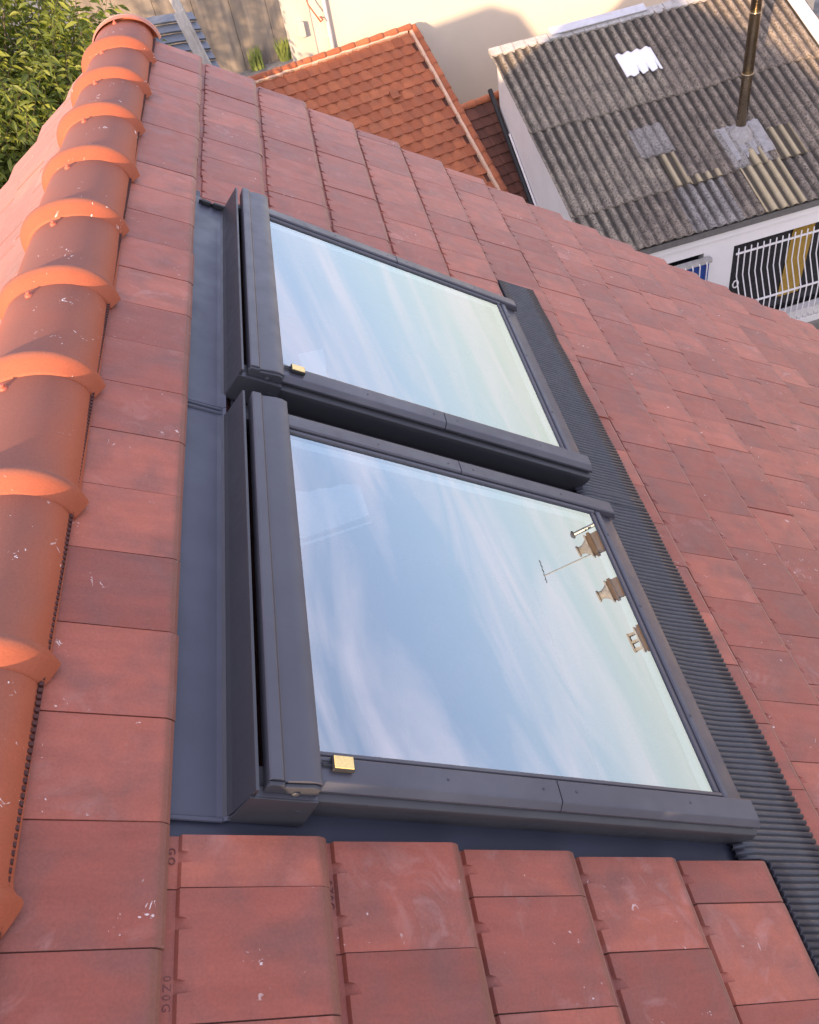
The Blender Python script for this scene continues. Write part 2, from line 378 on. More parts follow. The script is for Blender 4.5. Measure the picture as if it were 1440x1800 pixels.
# tiles whose outer face turns away project with the opposite sign: keep the magnitude, drop zero
sc = sorted(((abs(a), s) for a, s in sc), key=lambda q: -q[0])
single = [s for a, s in sc[:300] if a > 20]
rest = [s for a, s in sc[len(single):]]
for s in single:
    inst('roof_tile', tile_mesh(s[3] - s[2], s[4]), roof, tile_matrix(*s[:4]))
bb = B()
for s in rest:
    Vv, Ff = tile_geo(s[3] - s[2], off=s[4]); Mx = tile_matrix(*s[:4])
    bb.add([Mx @ Vector(p) for p in Vv], Ff)
tag(bb.obj('roof_tile_field', M_TILEF, roof, fix=True), kind='stuff')
# deck under the tiles, with the two window openings left free
dk = B(); n0, n1 = -0.090, -0.066
for (u0, u1, v0, v1) in ((-0.12, 0.56, V0, VEND - 0.02), (1.90, UE - 0.05, V0, VEND - 0.02), (0.56, 1.90, V0, 0.33), (0.56, 1.90, 1.565, 1.835), (0.56, 1.90, 3.07, VEND - 0.02)):
    dk.box(u0, u1, v0, v1, n0, n1)
dk.obj('roof_deck', M_DECK, roof, ROOF)
B().box(-0.12, UE - 0.05, -VEND + 0.02, -V0, n0, n1).obj('roof_deck', M_DECK, roof, LEFT)

fm = B(); fm.box(0.362, 0.405, 3.170, 3.192, -0.034, -0.013); fm.box(0.415, 0.470, 3.172, 3.192, -0.034, -0.010); fm.box(0.352, 0.475, 3.186, 3.1935, -0.034, -0.020)
fm.obj('foam_wedge', M_RUB, roof, ROOF, bevel=0.004)
# ridge tiles
def ridge_geo():
    L = 0.515
    # (y, half width, height)
    rings = [(-0.002, 0.176, 0.121), (0.004, 0.180, 0.127), (0.024, 0.194, 0.147), (0.040, 0.204, 0.162), (0.047, 0.207, 0.166), (0.054, 0.207, 0.166), (0.061, 0.203, 0.160), (0.070, 0.192, 0.145), (0.082, 0.184, 0.132), (0.105, 0.181, 0.128), (0.19, 0.180, 0.127), (0.34, 0.178, 0.124), (0.45, 0.175, 0.121), (L + 0.05, 0.172, 0.117)]
    n = 22; V = []; F = []
    for y, a, h in rings:
        for i in range(n + 1):
            q = math.pi * i / n
            cx, sx = math.cos(q), math.sin(q)
            V.append((a * (abs(cx) ** 0.94) * (1 if cx > 0 else -1), y, h * sx ** 0.92 - (0.008 if i in (0, n) else 0)))
    for j in range(len(rings) - 1):
        for i in range(n): F.append([j*(n+1)+i, j*(n+1)+i+1, (j+1)*(n+1)+i+1, (j+1)*(n+1)+i])
    k = len(V); q = 0.018                            # underside
    for y, a, h in (rings[0], rings[-1]):
        for i in range(n + 1):
            s = math.pi * i / n; V.append(((a - q) * math.cos(s), y, (h - q) * math.sin(s) - 0.008))
    for i in range(n):
        F.append([k+i, k+i+1, i+1, i]); F.append([k+n+1+i, k+i, k+i+1, k+n+2+i][::-1])
    F.append([0, k, k + n + 1, (len(rings)-1)*(n+1)]); F.append([n, k + n, k + 2*n + 1, (len(rings)-1)*(n+1) + n])
    return V, F
def ridge_mat():
    # terracotta ridge tile with the smoky brown flame sprayed along its crest
    mt, t, b = new_mat('ridge_flamed_clay')
    v = coords(t, 'Object', rnd=True)
    tc = N(t, 'ShaderNodeTexCoord'); sp = N(t, 'ShaderNodeSeparateXYZ'); t.links.new(tc.outputs['Object'], sp.inputs[0])
    n1_ = tex(t, v, 2.6, 3, 0.5, 0.3)
    ad = N(t, 'ShaderNodeMath', operation='MULTIPLY_ADD'); t.links.new(n1_, ad.inputs[0]); ad.inputs[1].default_value = 0.12; t.links.new(sp.outputs[2], ad.inputs[2])
    crest = ramp(t, ad.outputs[0], [(0.100, 0.0), (0.175, 0.80)])
    yr = ramp(t, sp.outputs[1], [(0.030, 0.0), (0.044, 1.0)]); crest = mix(t, 1.0, crest, yr, 'MULTIPLY')
    base = mix(t, tex(t, v, 11, 4), (0.30, 0.076, 0.035), (0.355, 0.095, 0.044))
    base = mix(t, crest, base, (0.205, 0.082, 0.056))
    f = tex(t, v, 170, 2, 0.5); base = mix(t, 0.12, base, mix(t, 1.0, base, ramp(t, f, [(0.3, 0.5), (0.7, 1.5)]), 'MULTIPLY'))
    ch = tex(t, v, 26.0, 3, 0.7, 1.0); cm = tex(t, v, 5.0, 1, 0.5)
    chip = mix(t, 1.0, ramp(t, ch, [(0.66, 0.0), (0.69, 0.95)]), ramp(t, cm, [(0.52, 0.0), (0.60, 1.0)]), 'MULTIPLY')
    base = mix(t, chip, base, (0.80, 0.74, 0.68))
    t.links.new(base, b.inputs['Base Color']); b.inputs['Roughness'].default_value = 0.66; b.inputs['Specular IOR Level'].default_value = 0.3
    bump(t, b, f, 0.14, 0.003); return mt
M_RIDGE2 = ridge_mat()
V, F = ridge_geo(); ridge_me = mk_mesh('ridge_tile', V, F, M_RIDGE2, smooth=True)
sb = B(); sb.lathe([(0.013, -0.006), (0.013, 0.002), (0.010, 0.006), (0.007, 0.007), (0.007, 0.013), (0.0055, 0.015)], 12)
screw_me = mk_mesh('screw', sb.v, sb.f, M_SCREW, smooth=False)
RZ = H0 - 0.045
ks = list(range(-1, 10))
for k in ks:
    y = 0.022 + 0.515 * k
    rr = random.Random(k + 50)
    Wt = Matrix.Translation((XA + rr.uniform(-0.004, 0.004), y, RZ + rr.uniform(-0.002, 0.002))) @ Matrix.Rotation(rr.uniform(-0.012, 0.012), 4, 'Z') @ Matrix.Rotation(0.006, 4, 'X')
    rt = inst('ridge_tile', ridge_me, roof, Wt)
    # fixing screw on the crest, just short of the next collar
    q = R_(90 + rr.uniform(4, 16))
    sw = Wt @ Matrix.Translation((0.174 * math.cos(q), 0.470, 0.1195 * math.sin(q) + 0.002)) @ Matrix.Rotation(-(q - math.pi/2) * -0.7, 4, 'Y')
    inst('screw', screw_me, rt, sw)
# end cap of the ridge at the gable
ec = B(); n = 22; ye = 0.022 + 0.515 * 10
rg = [(ye - 0.04, 0.197, 0.152), (ye - 0.01, 0.205, 0.161), (ye + 0.015, 0.205, 0.161), (ye + 0.022, 0.198, 0.154), (ye + 0.022, 0.02, 0.02)]
for y, a, h in rg:
    ec.v += [(XA + a*math.cos(math.pi*i/n), y, RZ - 0.008 + h*math.sin(math.pi*i/n)) for i in range(n + 1)]
for j in range(len(rg) - 1):
    for i in range(n): ec.f.append([j*(n+1)+i, j*(n+1)+i+1, (j+1)*(n+1)+i+1, (j+1)*(n+1)+i])
ec.obj('ridge_end_cap', M_RIDGE, roof, smooth=True)
# perforated ridge vent strip showing below the ridge tiles
for sgn, P in ((1, ROOF), (-1, LEFT)):
    rb = B(); pitch = 0.016; L0, L1 = (V0, VEND - 0.03) if sgn == 1 else (-VEND + 0.03, -V0)
    rb.box(-0.05, 0.048, L0, L1, -0.03, -0.012)
    kk = int((L1 - L0) / pitch)
    for i in range(kk): rb.box(0.048, 0.058, L0 + i*pitch, L0 + i*pitch + 0.009, -0.026, -0.006)
    rb.obj('ridge_vent_strip', M_DECK, roof, P)
# cast marks in the head channels of the nearest tiles
def marking(txt, c, v, size=0.021):
    cu = bpy.data.curves.new('cast_mark', 'FONT'); cu.body = txt; cu.size = size; cu.extrude = 0.0006; cu.space_character = 1.35; cu.resolution_u = 2
    tmp = bpy.data.objects.new('cast_mark_src', cu); col.objects.link(tmp)
    dg = bpy.context.evaluated_depsgraph_get(); me = bpy.data.meshes.new_from_object(tmp.evaluated_get(dg))
    bpy.data.objects.remove(tmp); me.name = 'cast_mark'; me.materials.clear(); me.materials.append(M_MARK)
    Wm = ROOF @ Matrix.Translation(((c - 1) * E_T + 0.0075, v, -TH - 0.0068)) @ Matrix.Rotation(R_(-90), 4, 'Z')
    link(bpy.data.objects.new('cast_mark', me), roof, Wm)
M_MARK = plain('cast_mark_clay', (0.13, 0.034, 0.026), 0.7, noise=0.1)

# ------------------------------------------------------------------ roof windows
W_W = 1.325; VW = (0.285, 1.790)
def build_window(i, label):
    v0 = VW[i]
    W = ROOF @ Matrix.Translation((0, v0, 0))
    root = empty('roof_window', W @ Matrix.Translation((1.2, W_W / 2, 0)))
    tag(root, label, 'roof window', 'roof windows side by side')
    US, UM, UB = 0.628, 1.268, 1.958
    base_p = [(0.060, -0.06), (0.014, -0.055), (0.006, -0.015), (-0.006, 0.028), (-0.004, 0.047), (0.010, 0.057), (0.030, 0.062), (0.060, 0.062)]
    cov_p = [(0.006, 0.066), (0.004, 0.076), (0.018, 0.092), (0.024, 0.0935), (0.076, 0.0945), (0.080, 0.090), (0.080, 0.066)]
    gas_p = [(0.084, 0.060), (0.084, 0.083), (0.087, 0.0865), (0.096, 0.0850), (0.099, 0.079), (0.099, 0.060)]
    gas2_p = [(0.080, 0.058), (0.080, 0.076), (0.085, 0.076), (0.085, 0.058)]
    for far in (0, 1):
        fy = (lambda a, b, t: (t, W_W - a, b)) if far else (lambda a, b, t: (t, a, b))
        B().ext(base_p, 0.50, UB, fy).obj('frame_side', M_BASE, root, W, bevel=0.002)
        cp = B().ext(cov_p, US - 0.02, UM - 0.0012, fy).obj('side_cover', M_ALU, root, W, bevel=0.0015)
        c2 = B(); c2.ext(cov_p, UM + 0.0012, UB - 0.012, fy)
        k = len(cov_p)                              # chamfer the outer end of the cover at the bottom corner
        for q in range(k, 2*k):
            a, b, t_ = cov_p[q-k][0], cov_p[q-k][1], c2.v[q]
            c2.v[q] = (UB + 0.004 - max(0, (b - 0.070)) * 0.9 - max(0, 0.03 - a) * 0.25, c2.v[q][1], c2.v[q][2])
        c2.obj('side_cover', M_ALU, root, W, bevel=0.0015)
        B().ext(gas_p, US - 0.02, 1.845, fy).obj('glazing_bead', M_ALU, root, W, bevel=0.001)
        B().ext(gas2_p, US - 0.02, 1.845, fy).obj('gasket', M_RUB, root, W)
        sc_ = B()
        for us in (0.95, 1.22, 1.32, 1.70):
            vs = 0.05 if not far else W_W - 0.05
            sc_.lathe([(0.0035, 0.0), (0.0035, 0.0008), (0.0015, 0.0009)], 8, (us, vs, 0.0943))
        sc_.obj('cover_screw_row', M_ALUD, root, W)
    # bottom rails (towards the eaves)
    fu = lambda a, b, t: (a, t, b)
    B().ext([(1.826, 0.055), (1.826, 0.080), (1.829, 0.084), (1.836, 0.083), (1.838, 0.078), (1.838, 0.055)], 0.099, W_W - 0.099, fu).obj('glazing_bead', M_ALU, root, W, bevel=0.001)
    B().ext([(1.840, 0.055), (1.840, 0.076), (1.847, 0.079), (1.850, 0.074), (1.850, 0.055)], 0.083, W_W - 0.083, fu).obj('lower_rail', M_ALU, root, W, bevel=0.001)
    B().ext([(1.852, 0.050), (1.852, 0.079), (1.857, 0.083), (1.872, 0.084), (1.878, 0.080), (1.880, 0.050)], 0.083, W_W - 0.083, fu).obj('lower_rail', M_ALU, root, W, bevel=0.002)
    B().ext([(1.882, -0.03), (1.882, 0.066), (1.895, 0.067), (1.925, 0.064), (1.942, 0.062), (1.950, 0.058), (1.956, 0.048), (1.957, -0.03)], 0.030, W_W - 0.030, fu).obj('lower_cover', M_ALU, root, W, bevel=0.002)
    ls = B()
    for vs in (0.35, 0.78, 1.12): ls.lathe([(0.005, 0.0), (0.005, 0.001), (0.002, 0.0012)], 8, (1.865, vs, 0.0835))
    ls.obj('rail_screw_row', M_ALUD, root, W)
    # hood over the top
    hood = B().ext([(0.512, 0.060), (0.512, 0.098), (0.516, 0.103), (0.541, 0.1035), (0.545, 0.100), (0.547, 0.096), (0.551, 0.0965), (0.590, 0.1035), (0.612, 0.1035), (0.631, 0.0985), (0.633, 0.094), (0.633, 0.060)], 0.008, W_W + (0.040 if i == 0 else 0.075), fu).obj('hood', M_ALU, root, W, bevel=0.0015)
    B().ext([(0.508, 0.066), (0.508, 0.088), (0.514, 0.0985), (0.546, 0.0995), (0.548, 0.091), (0.552, 0.0925), (0.612, 0.0985), (0.629, 0.093), (0.629, 0.066)], -0.004, 0.007, fu).obj('hood_end', M_ALUD, hood, W, bevel=0.003)
    sw = B(); sw.lathe([(0.009, 0), (0.009, 0.004), (0.005, 0.006)], 10)
    sw.obj('hood_screw', M_ALUD, hood, W @ Matrix.Translation((0.578, -0.003, 0.072)) @ Matrix.Rotation(R_(90), 4, 'X'))
    # pane
    pane = B().box(0.60, 1.834, 0.094, W_W - 0.094, 0.064, 0.078)
    pane.f = [q for q in pane.f]
    obj('pane', [(0.60, 0.094, 0.0775), (1.834, 0.094, 0.0775), (1.834, W_W-0.094, 0.0775), (0.60, W_W-0.094, 0.0775)], [[0, 1, 2, 3]], M_GLASS, root, W)
    # white inner sash and lining
    ln = B()
    ua, ub, va, vb = 0.575, 1.875, 0.062, W_W - 0.062
    for z0, z1, sg in ((0.046, 0.068, 0.085), (-0.02, 0.046, 0.055), (-0.36, -0.02, 0.02)):
        s = min(sg, 0.055); sn = min(sg, 0.030)
        ln.box(ua + s - 0.03, ua + s, va + sn - 0.03, vb - sg + 0.03, z0, z1); ln.box(ub - sg, ub - sg + 0.035, va + sn - 0.03, vb - sg + 0.03, z0, z1)
        ln.box(ua + s, ub - sg, va + sn - 0.03, va + sn, z0, z1); ln.box(ua + s, ub - sg, vb - sg, vb - sg + 0.035, z0, z1)
    ln.obj('white_lining', M_WLACQ, root, W)
    # rain sensor
    sx, sy = 0.655, 0.058
    sen = B().box(sx, sx + 0.052, sy - 0.018, sy + 0.018, 0.0955, 0.109).obj('rain_sensor', M_RUB, root, W, bevel=0.003)
    B().box(sx + 0.003, sx + 0.049, sy - 0.015, sy + 0.015, 0.109, 0.1115).obj('sensor_plate', M_GOLD, sen, W, bevel=0.001)
    cb = B(); cb.tube([(0.634, sy - 0.004, 0.099), (sx + 0.004, sy - 0.004, 0.1)], 0.003, 6); cb.tube([(0.634, sy + 0.006, 0.099), (sx + 0.004, sy + 0.006, 0.1)], 0.002, 6)
    cb.obj('sensor_cable', M_RUB, sen, W)
    # flashing: side tray on the ridge side with its upstand, corner plate, near and far soakers, pleated apron
    vn = -0.022 if i == 0 else -0.090; vf = 1.412 if i == 0 else 1.455; FE = 1.375 if i == 0 else 1.405
    t = 0.0012
    tray = [(0.30, -0.034), (0.440, -0.034), (0.452, -0.032), (0.466, -0.022), (0.468, -0.026), (0.454, -0.0365), (0.30, -0.0365)]
    fl = B().ext(tray, vn, vf, fu).obj('ridge_side_flashing', M_ALU2, root, W)
    fin = [(0.452, -0.0315), (0.460, -0.026), (0.467, -0.010), (0.484, 0.084), (0.4855, 0.0885), (0.4925, 0.0885), (0.4925, 0.050), (0.489, 0.050), (0.489, 0.084), (0.472, -0.014), (0.464, -0.031)]
    B().ext(fin, -0.0125, FE, fu).obj('upstand', M_BASE, fl, W)
    lip = B(); lip.ext([(vn - 0.003, -0.0335), (vn - 0.001, -0.0290), (vn + 0.006, -0.0285), (vn + 0.010, -0.0325)], 0.30, 0.452, lambda a, b, q: (q, a, b))
    if i == 0:
        for dv in (1.385, 1.405): lip.ext([(dv - 0.006, -0.0340), (dv - 0.003, -0.0270), (dv + 0.003, -0.0270), (dv + 0.006, -0.0340)], 0.30, 0.455, lambda a, b, q: (q, a, b))
    lip.obj('folded_lip', M_ALU2, fl, W, bevel=0.0008)
    cpv = -0.012
    B().ext([(0.452, -0.034), (0.461, -0.026), (0.468, -0.008), (0.4805, 0.0655), (0.632, 0.0655), (0.632, -0.036)], cpv - 0.006, cpv - 0.0008, lambda a, b, q: (a, q - (0.0655 - b) * 0.03, b)).obj('corner_plate', M_BASE, fl, W, bevel=0.0008)
    B().box(0.4810, 0.632, cpv - 0.0005, 0.010, 0.0615, 0.0655).obj('corner_ledge', M_ALU, fl, W, bevel=0.0008)
    cl = B().box(0.592, 0.618, cpv - 0.009, cpv - 0.004, 0.027, 0.030).box(0.592, 0.606, cpv - 0.008, cpv - 0.0055, 0.012, 0.027)
    cl.obj('clip', M_ALUD, fl, W, bevel=0.0005)
    if i == 0:
        sk = B(); sk.add([(0.33, -0.10, -0.0400), (1.99, -0.10, -0.0400), (1.99, 0.004, -0.030), (0.33, -0.022, -0.0375), (0.33, 0.004, -0.036), (1.0, -0.030, -0.036)], [[0, 1, 2, 4, 3]])
        sk.v = [(0.33, -0.14, -0.046), (2.0, -0.14, -0.046), (2.0, -0.030, -0.044), (0.33, -0.030, -0.044), (2.0, 0.025, -0.042), (0.33, 0.025, -0.042)]; sk.f = [[0, 1, 2, 3], [3, 2, 4, 5]]
        sk.obj('near_soaker', M_SOAK, root, W)
        md = B().box(0.49, 1.97, W_W - 0.004, 1.509, -0.062, -0.045)
        md.obj('valley_gutter', M_ALUD, root, W)
    else:
        B().box(0.31, 1.97, W_W - 0.004, W_W + 0.20, -0.050, -0.040).obj('far_soaker', M_SOAK, root, W)
    # pleated apron draped over the course below: one pressed sheet
    a0, a1 = (-0.42, 1.44) if i == 0 else (-0.062, 1.74)
    ap = B(); pp = 0.0195; steps = int((a1 - a0) / pp * 8)
    us = [1.930, 1.958, 1.99, 2.02, 2.10, 2.18, 2.255]
    lv = [-0.030, -0.014, -0.008, -0.010, -0.008, -0.003, 0.003]
    rr = random.Random(i + 3)
    for s in range(steps + 1):
        y = a0 + (a1 - a0) * s / steps; ph = (s % 8)
        hh = (-0.0050, 0.0032, 0.0056, 0.0066, 0.0069, 0.0066, 0.0056, 0.0032)[ph]
        wob = 0.0022 * mnoise.noise(Vector((y * 3.1, i * 7.0, 0)))
        for u, z in zip(us, lv):
            w2 = 0.0055 * mnoise.noise(Vector((y * 5.0, u * 6.0, 3.0 + i)))
            if y < -0.045 - (1 if i else 0) or y > W_W + 0.13 + (1 if i == 0 else 0): u = max(u, 2.026 + 0.001 * us.index(u))
            ap.v.append((u + (wob * 2 if u > 2.2 else 0), y + 0.0045 * mnoise.noise(Vector((y * 6, u * 4, 9.0))), z + hh + w2 + (0.003 if i == 1 and y < 0.0 else 0)))
    nu = len(us)
    for s in range(steps):
        for q in range(nu - 1): ap.f.append([s*nu+q, s*nu+q+1, (s+1)*nu+q+1, (s+1)*nu+q])
    ao = ap.obj('pleated_apron', M_PLEAT, root, W, smooth=True, fix=False)
    so = ao.modifiers.new('thick', 'SOLIDIFY'); so.thickness = 0.002; so.offset = -1
    return root
build_window(0, 'nearer dark grey roof window reflecting chimneys and blue cloudy sky')
build_window(1, 'farther dark grey roof window, nearer the gable end, reflecting pale sky')
marking('GO', 2, 0.205)
marking('0Z0G', 2, 0.020 - 0.055 + 0.0)
marking('0Z0G', 3, 0.150)

# attic room below the windows
M_FLOOR = plain('grey_attic_floor', (0.12, 0.12, 0.125), 0.8, noise=0.15)
M_DARKW = plain('attic_wall_paint', (0.20, 0.20, 0.20), 0.9, noise=0.05)
tag(B().box(0.60, 2.2, 0.05, 3.4, 4.12, 4.2).obj('attic_floor', M_FLOOR), kind='structure')
tag(B().box(0.30, 0.40, 0.05, 3.4, 4.2, 6.2).obj('attic_wall', M_DARKW), kind='structure')
tag(B().box(2.20, 2.30, 0.05, 3.4, 4.2, 5.1).obj('attic_wall', M_DARKW), kind='structure')
M_BOARD = plain('white_board', (0.85, 0.86, 0.88), 0.7, noise=0.04)
def board(pts, n, t, label):
    b = B().ext(pts, n, n + t, lambda a, c, q: (a, c, q)); o = b.obj('plaster_board', M_BOARD, None, ROOF); tag(o, label, 'board')
board([(0.56, 1.10), (0.703, 1.161), (0.937, 1.329), (0.920, 1.473), (0.885, 1.462), (0.851, 1.450), (0.81, 1.418), (0.766, 1.400), (0.73, 1.372), (0.696, 1.366), (0.56, 1.30)], -0.034, 0.012, 'torn white plaster board behind the glass of the nearer roof window')
board([(0.558, 1.06), (0.708, 1.135), (0.940, 1.295), (0.940, 1.303), (0.708, 1.147), (0.558, 1.075)], -0.034, 0.012, 'thin white batten edge behind the glass below the torn board')
board([(0.800, 1.83), (0.93, 1.83), (0.878, 2.031), (0.858, 2.08), (0.866, 2.145), (0.862, 2.254), (0.750, 2.156), (0.774, 2.043)], -0.034, 0.012, 'small white plaster board behind the glass of the farther roof window')
# ------------------------------------------------------------------ corrugated outbuilding
KB = frame((4.717, 11.494, 0.851), 5.85)            # origin: its left eave corner
PHI = R_(22.8); CW, SW_, TW = math.cos(PHI), math.sin(PHI), math.tan(PHI)
LEN, SLEN = 6.0, 4.98
shed = empty('outbuilding', KB @ Matrix.Translation((LEN / 2, SLEN * CW / 2, GZ - 0.851)))
tag(shed, 'white outbuilding with a lichen covered corrugated roof and barred window', 'building')
M_WHITE = plain('white_render', (0.70, 0.66, 0.63), 0.8, noise=0.05, nscale=2.5, bmp=0.15, dirt=((0.45, 0.40, 0.36), 0.62, 0.4))
def lichen(name, base, warm, dark, trough_dark=True, zoff=0.0, speck=0.85):
    mt, t, b = new_mat(name)
    v = coords(t, 'Object', rnd=True)
    n1_ = tex(t, v, 3.5, 6, 0.65, 0.5); n2 = tex(t, v, 30.0, 8, 0.80, 0.0); vo = tex(t, v, 55.0, kind='VOR')
    c = mix(t, ramp(t, n1_, [(0.35, 0.0), (0.68, 1.0)]), base, warm)
    c = mix(t, ramp(t, n2, [(0.48, 0.0), (0.60, 0.95)]), c, dark)
    n3 = tex(t, v, 48.0, 6, 0.75, 0.0)
    c = mix(t, ramp(t, n3, [(0.59, 0.0), (0.64, speck)]), c, (0.60, 0.55, 0.48))
    tc = N(t, 'ShaderNodeTexCoord'); sp = N(t, 'ShaderNodeSeparateXYZ'); t.links.new(tc.outputs['Object'], sp.inputs[0])
    if trough_dark:                                   # moss and silt in the troughs, wave shading painted in with them
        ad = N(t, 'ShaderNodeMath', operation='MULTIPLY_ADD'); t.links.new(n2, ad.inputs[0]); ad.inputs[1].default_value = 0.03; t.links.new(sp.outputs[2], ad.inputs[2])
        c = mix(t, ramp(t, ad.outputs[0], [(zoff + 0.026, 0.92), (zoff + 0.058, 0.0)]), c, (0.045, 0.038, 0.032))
    t.links.new(c, b.inputs['Base Color']); b.inputs['Roughness'].default_value = 0.95; b.inputs['Specular IOR Level'].default_value = 0.15
    bump(t, b, mix(t, 0.5, n2, vo), 0.9, 0.02); return mt
M_LICH = lichen('lichen_fibre_cement', (0.185, 0.148, 0.120), (0.33, 0.265, 0.20), (0.050, 0.039, 0.031))
M_BEIGE = lichen('beige_fibre_cement', (0.46, 0.36, 0.21), (0.52, 0.42, 0.27), (0.40, 0.32, 0.20), zoff=0.036, speck=0.15)  # troughs darkened to paint in the shading of the waves
M_BOUNCE = lichen('bounce_lit_lichen_cement', (0.23, 0.19, 0.15), (0.40, 0.33, 0.24), (0.055, 0.046, 0.038))  # lichen sheet with the sunlit wall's warm bounce put into its colour
M_PALE = lichen('pale_fibre_cement', (0.24, 0.215, 0.195), (0.36, 0.32, 0.28), (0.08, 0.07, 0.06))
M_PVC = plain('white_plastic_sheet', (0.82, 0.80, 0.82), 0.45, noise=0.03)
PW = 0.180; AMP = 0.046
SLOPE = KB @ Matrix.Rotation(PHI, 4, 'X')           # x along eave, y up the slope, z out
def sheet(name, x0, x1, s0, s1, lift0, lift1, mat, rough=0.0065, parent=None, step=0.055, teeth=None, seedz=0.0):
    nx = max(2, int(round((x1 - x0) / PW * 10))); ns = max(2, int(round((s1 - s0) / step)))
    Bq = B()
    for j in range(ns + 1):
        s = s0 + (s1 - s0) * j / ns; lf = lift0 + (lift1 - lift0) * j / ns
        for i in range(nx + 1):
            x = x0 + (x1 - x0) * i / nx
            z = AMP * (0.5 + 0.5 * math.cos(2 * math.pi * x / PW))
            ss = s
            if j == 0: ss += 0.012 * mnoise.noise(Vector((x * 4, s0 * 3, 1)))
            if teeth and j == 0: ss += teeth(x)
            z += rough * (1.3 * mnoise.noise(Vector((x * 11, s * 9, seedz))) + mnoise.noise(Vector((x * 26, s * 22, seedz))) + 0.6 * mnoise.noise(Vector((x * 60, s * 55, seedz + 4)))) + lf
            Bq.v.append((x, ss, z))
    for j in range(ns):
        for i in range(nx): Bq.f.append([j*(nx+1)+i, j*(nx+1)+i+1, (j+1)*(nx+1)+i+1, (j+1)*(nx+1)+i])
    o = Bq.obj(name, mat, parent or shed, SLOPE, smooth=True, fix=False)
    so = o.modifiers.new('thick', 'SOLIDIFY'); so.thickness = 0.007; so.offset = -1
    return o
rows = [(-0.02, 1.06), (0.95, 3.02), (2.90, SLEN)]
kz = 0
for r, (s0, s1) in enumerate(rows):
    for cidx in range(7):
        x0 = cidx * 5 * PW; x1 = min(x0 + 5 * PW + 0.012, LEN)
        if x1 - x0 < 0.2: continue
        kz += 1; rr = random.Random(kz)
        sheet('corrugated_sheet', x0, x1, s0 + rr.uniform(-0.03, 0.03) * (r > 0), s1, 0.016 + 0.004 * (cidx % 2) + rr.uniform(0, .004), 0.0 + 0.004 * (cidx % 2), (M_BOUNCE if cidx in (0, 1) and r > 0 or (cidx == 2 and r == 2) or cidx == 0 else (M_LICH if not (r == 0 and cidx in (2,)) else M_PALE)), parent=shed, step=0.05, seedz=kz * 3.3)
sheet('beige_sheet_patch', 3.06, 3.06 + 0.72, -0.03, 0.97, 0.044, 0.036, M_BEIGE, rough=0.001)
sheet('beige_sheet_patch', 3.80, 3.80 + 0.50, 0.93, 1.63, 0.034, 0.030, M_BEIGE, rough=0.001)
sheet('beige_sheet_patch', 1.89, 1.89 + 0.27, 0.97, 1.69, 0.034, 0.030, M_BEIGE, rough=0.001)
sheet('beige_sheet_patch', 2.17, 2.75, 0.93, 1.10, 0.034, 0.032, M_BEIGE, rough=0.001)
sheet('pale_sheet_patch', 3.00, 3.70, 0.98, 1.86, 0.036, 0.032, M_PALE, rough=0.002)
sheet('beige_sheet_patch', 3.30, 3.58, 0.95, 1.30, 0.046, 0.042, M_BEIGE, rough=0.001)
sheet('pale_sheet_patch', 1.60, 2.25, 1.72, 2.4, 0.030, 0.026, M_PALE, rough=0.003)
ox = 2.10
sheet('white_plastic_patch', ox, ox + 0.70, 3.56, 4.14, 0.050, 0.046, M_PVC, rough=0.0, teeth=lambda x: (0.20 if 0.34 < ((x - ox) / PW) % 1.0 < 0.66 and 0.2 < x - ox < 0.62 else 0.0))
# ridge flashing at the back, side trims, fascia
M_TRIM = plain('grey_mortar_trim', (0.40, 0.37, 0.34), 0.9, noise=0.25, nscale=9, bmp=0.5, dirt=((0.18, 0.16, 0.14), 0.5, 0.6))
M_ZINC = plain('zinc_trim', (0.55, 0.54, 0.55), 0.45, metal=0.2, noise=0.15, nscale=4, dirt=((0.36, 0.28, 0.22), 0.55, 0.5))
tr = B()
for k in range(26):
    x = k * LEN / 26; tr.box(x, x + LEN / 26 - 0.004, SLEN - 0.05 + 0.03 * mnoise.noise(Vector((k * 1.7, 0, 0))), SLEN + 0.14, -0.03, 0.055 + 0.03 * mnoise.noise(Vector((k * 0.9, 5, 0))))
tr.obj('back_mortar_edge', M_TRIM, shed, SLOPE, bevel=0.01)
B().box(1.2, 3.1, SLEN + 0.02, SLEN + 0.20, 0.075, 0.10).obj('back_flashing', M_ZINC, shed, SLOPE, bevel=0.004)
B().box(LEN - 0.36, LEN - 0.08, 0.0, SLEN, 0.065, 0.085).obj('verge_flashing', M_ZINC, shed, SLOPE, bevel=0.004)
M_FASC = plain('dark_fascia', (0.13, 0.12, 0.11), 0.8, noise=0.2)
B().box(0.02, LEN - 0.02, 0.02, 0.075, -0.17 + 0.02, -0.035).obj('fascia', M_FASC, shed, KB)
B().box(0.0, LEN, 0.08, 0.115, -0.30, -0.155).obj('white_fascia', M_WHITE, shed, KB, bevel=0.004)
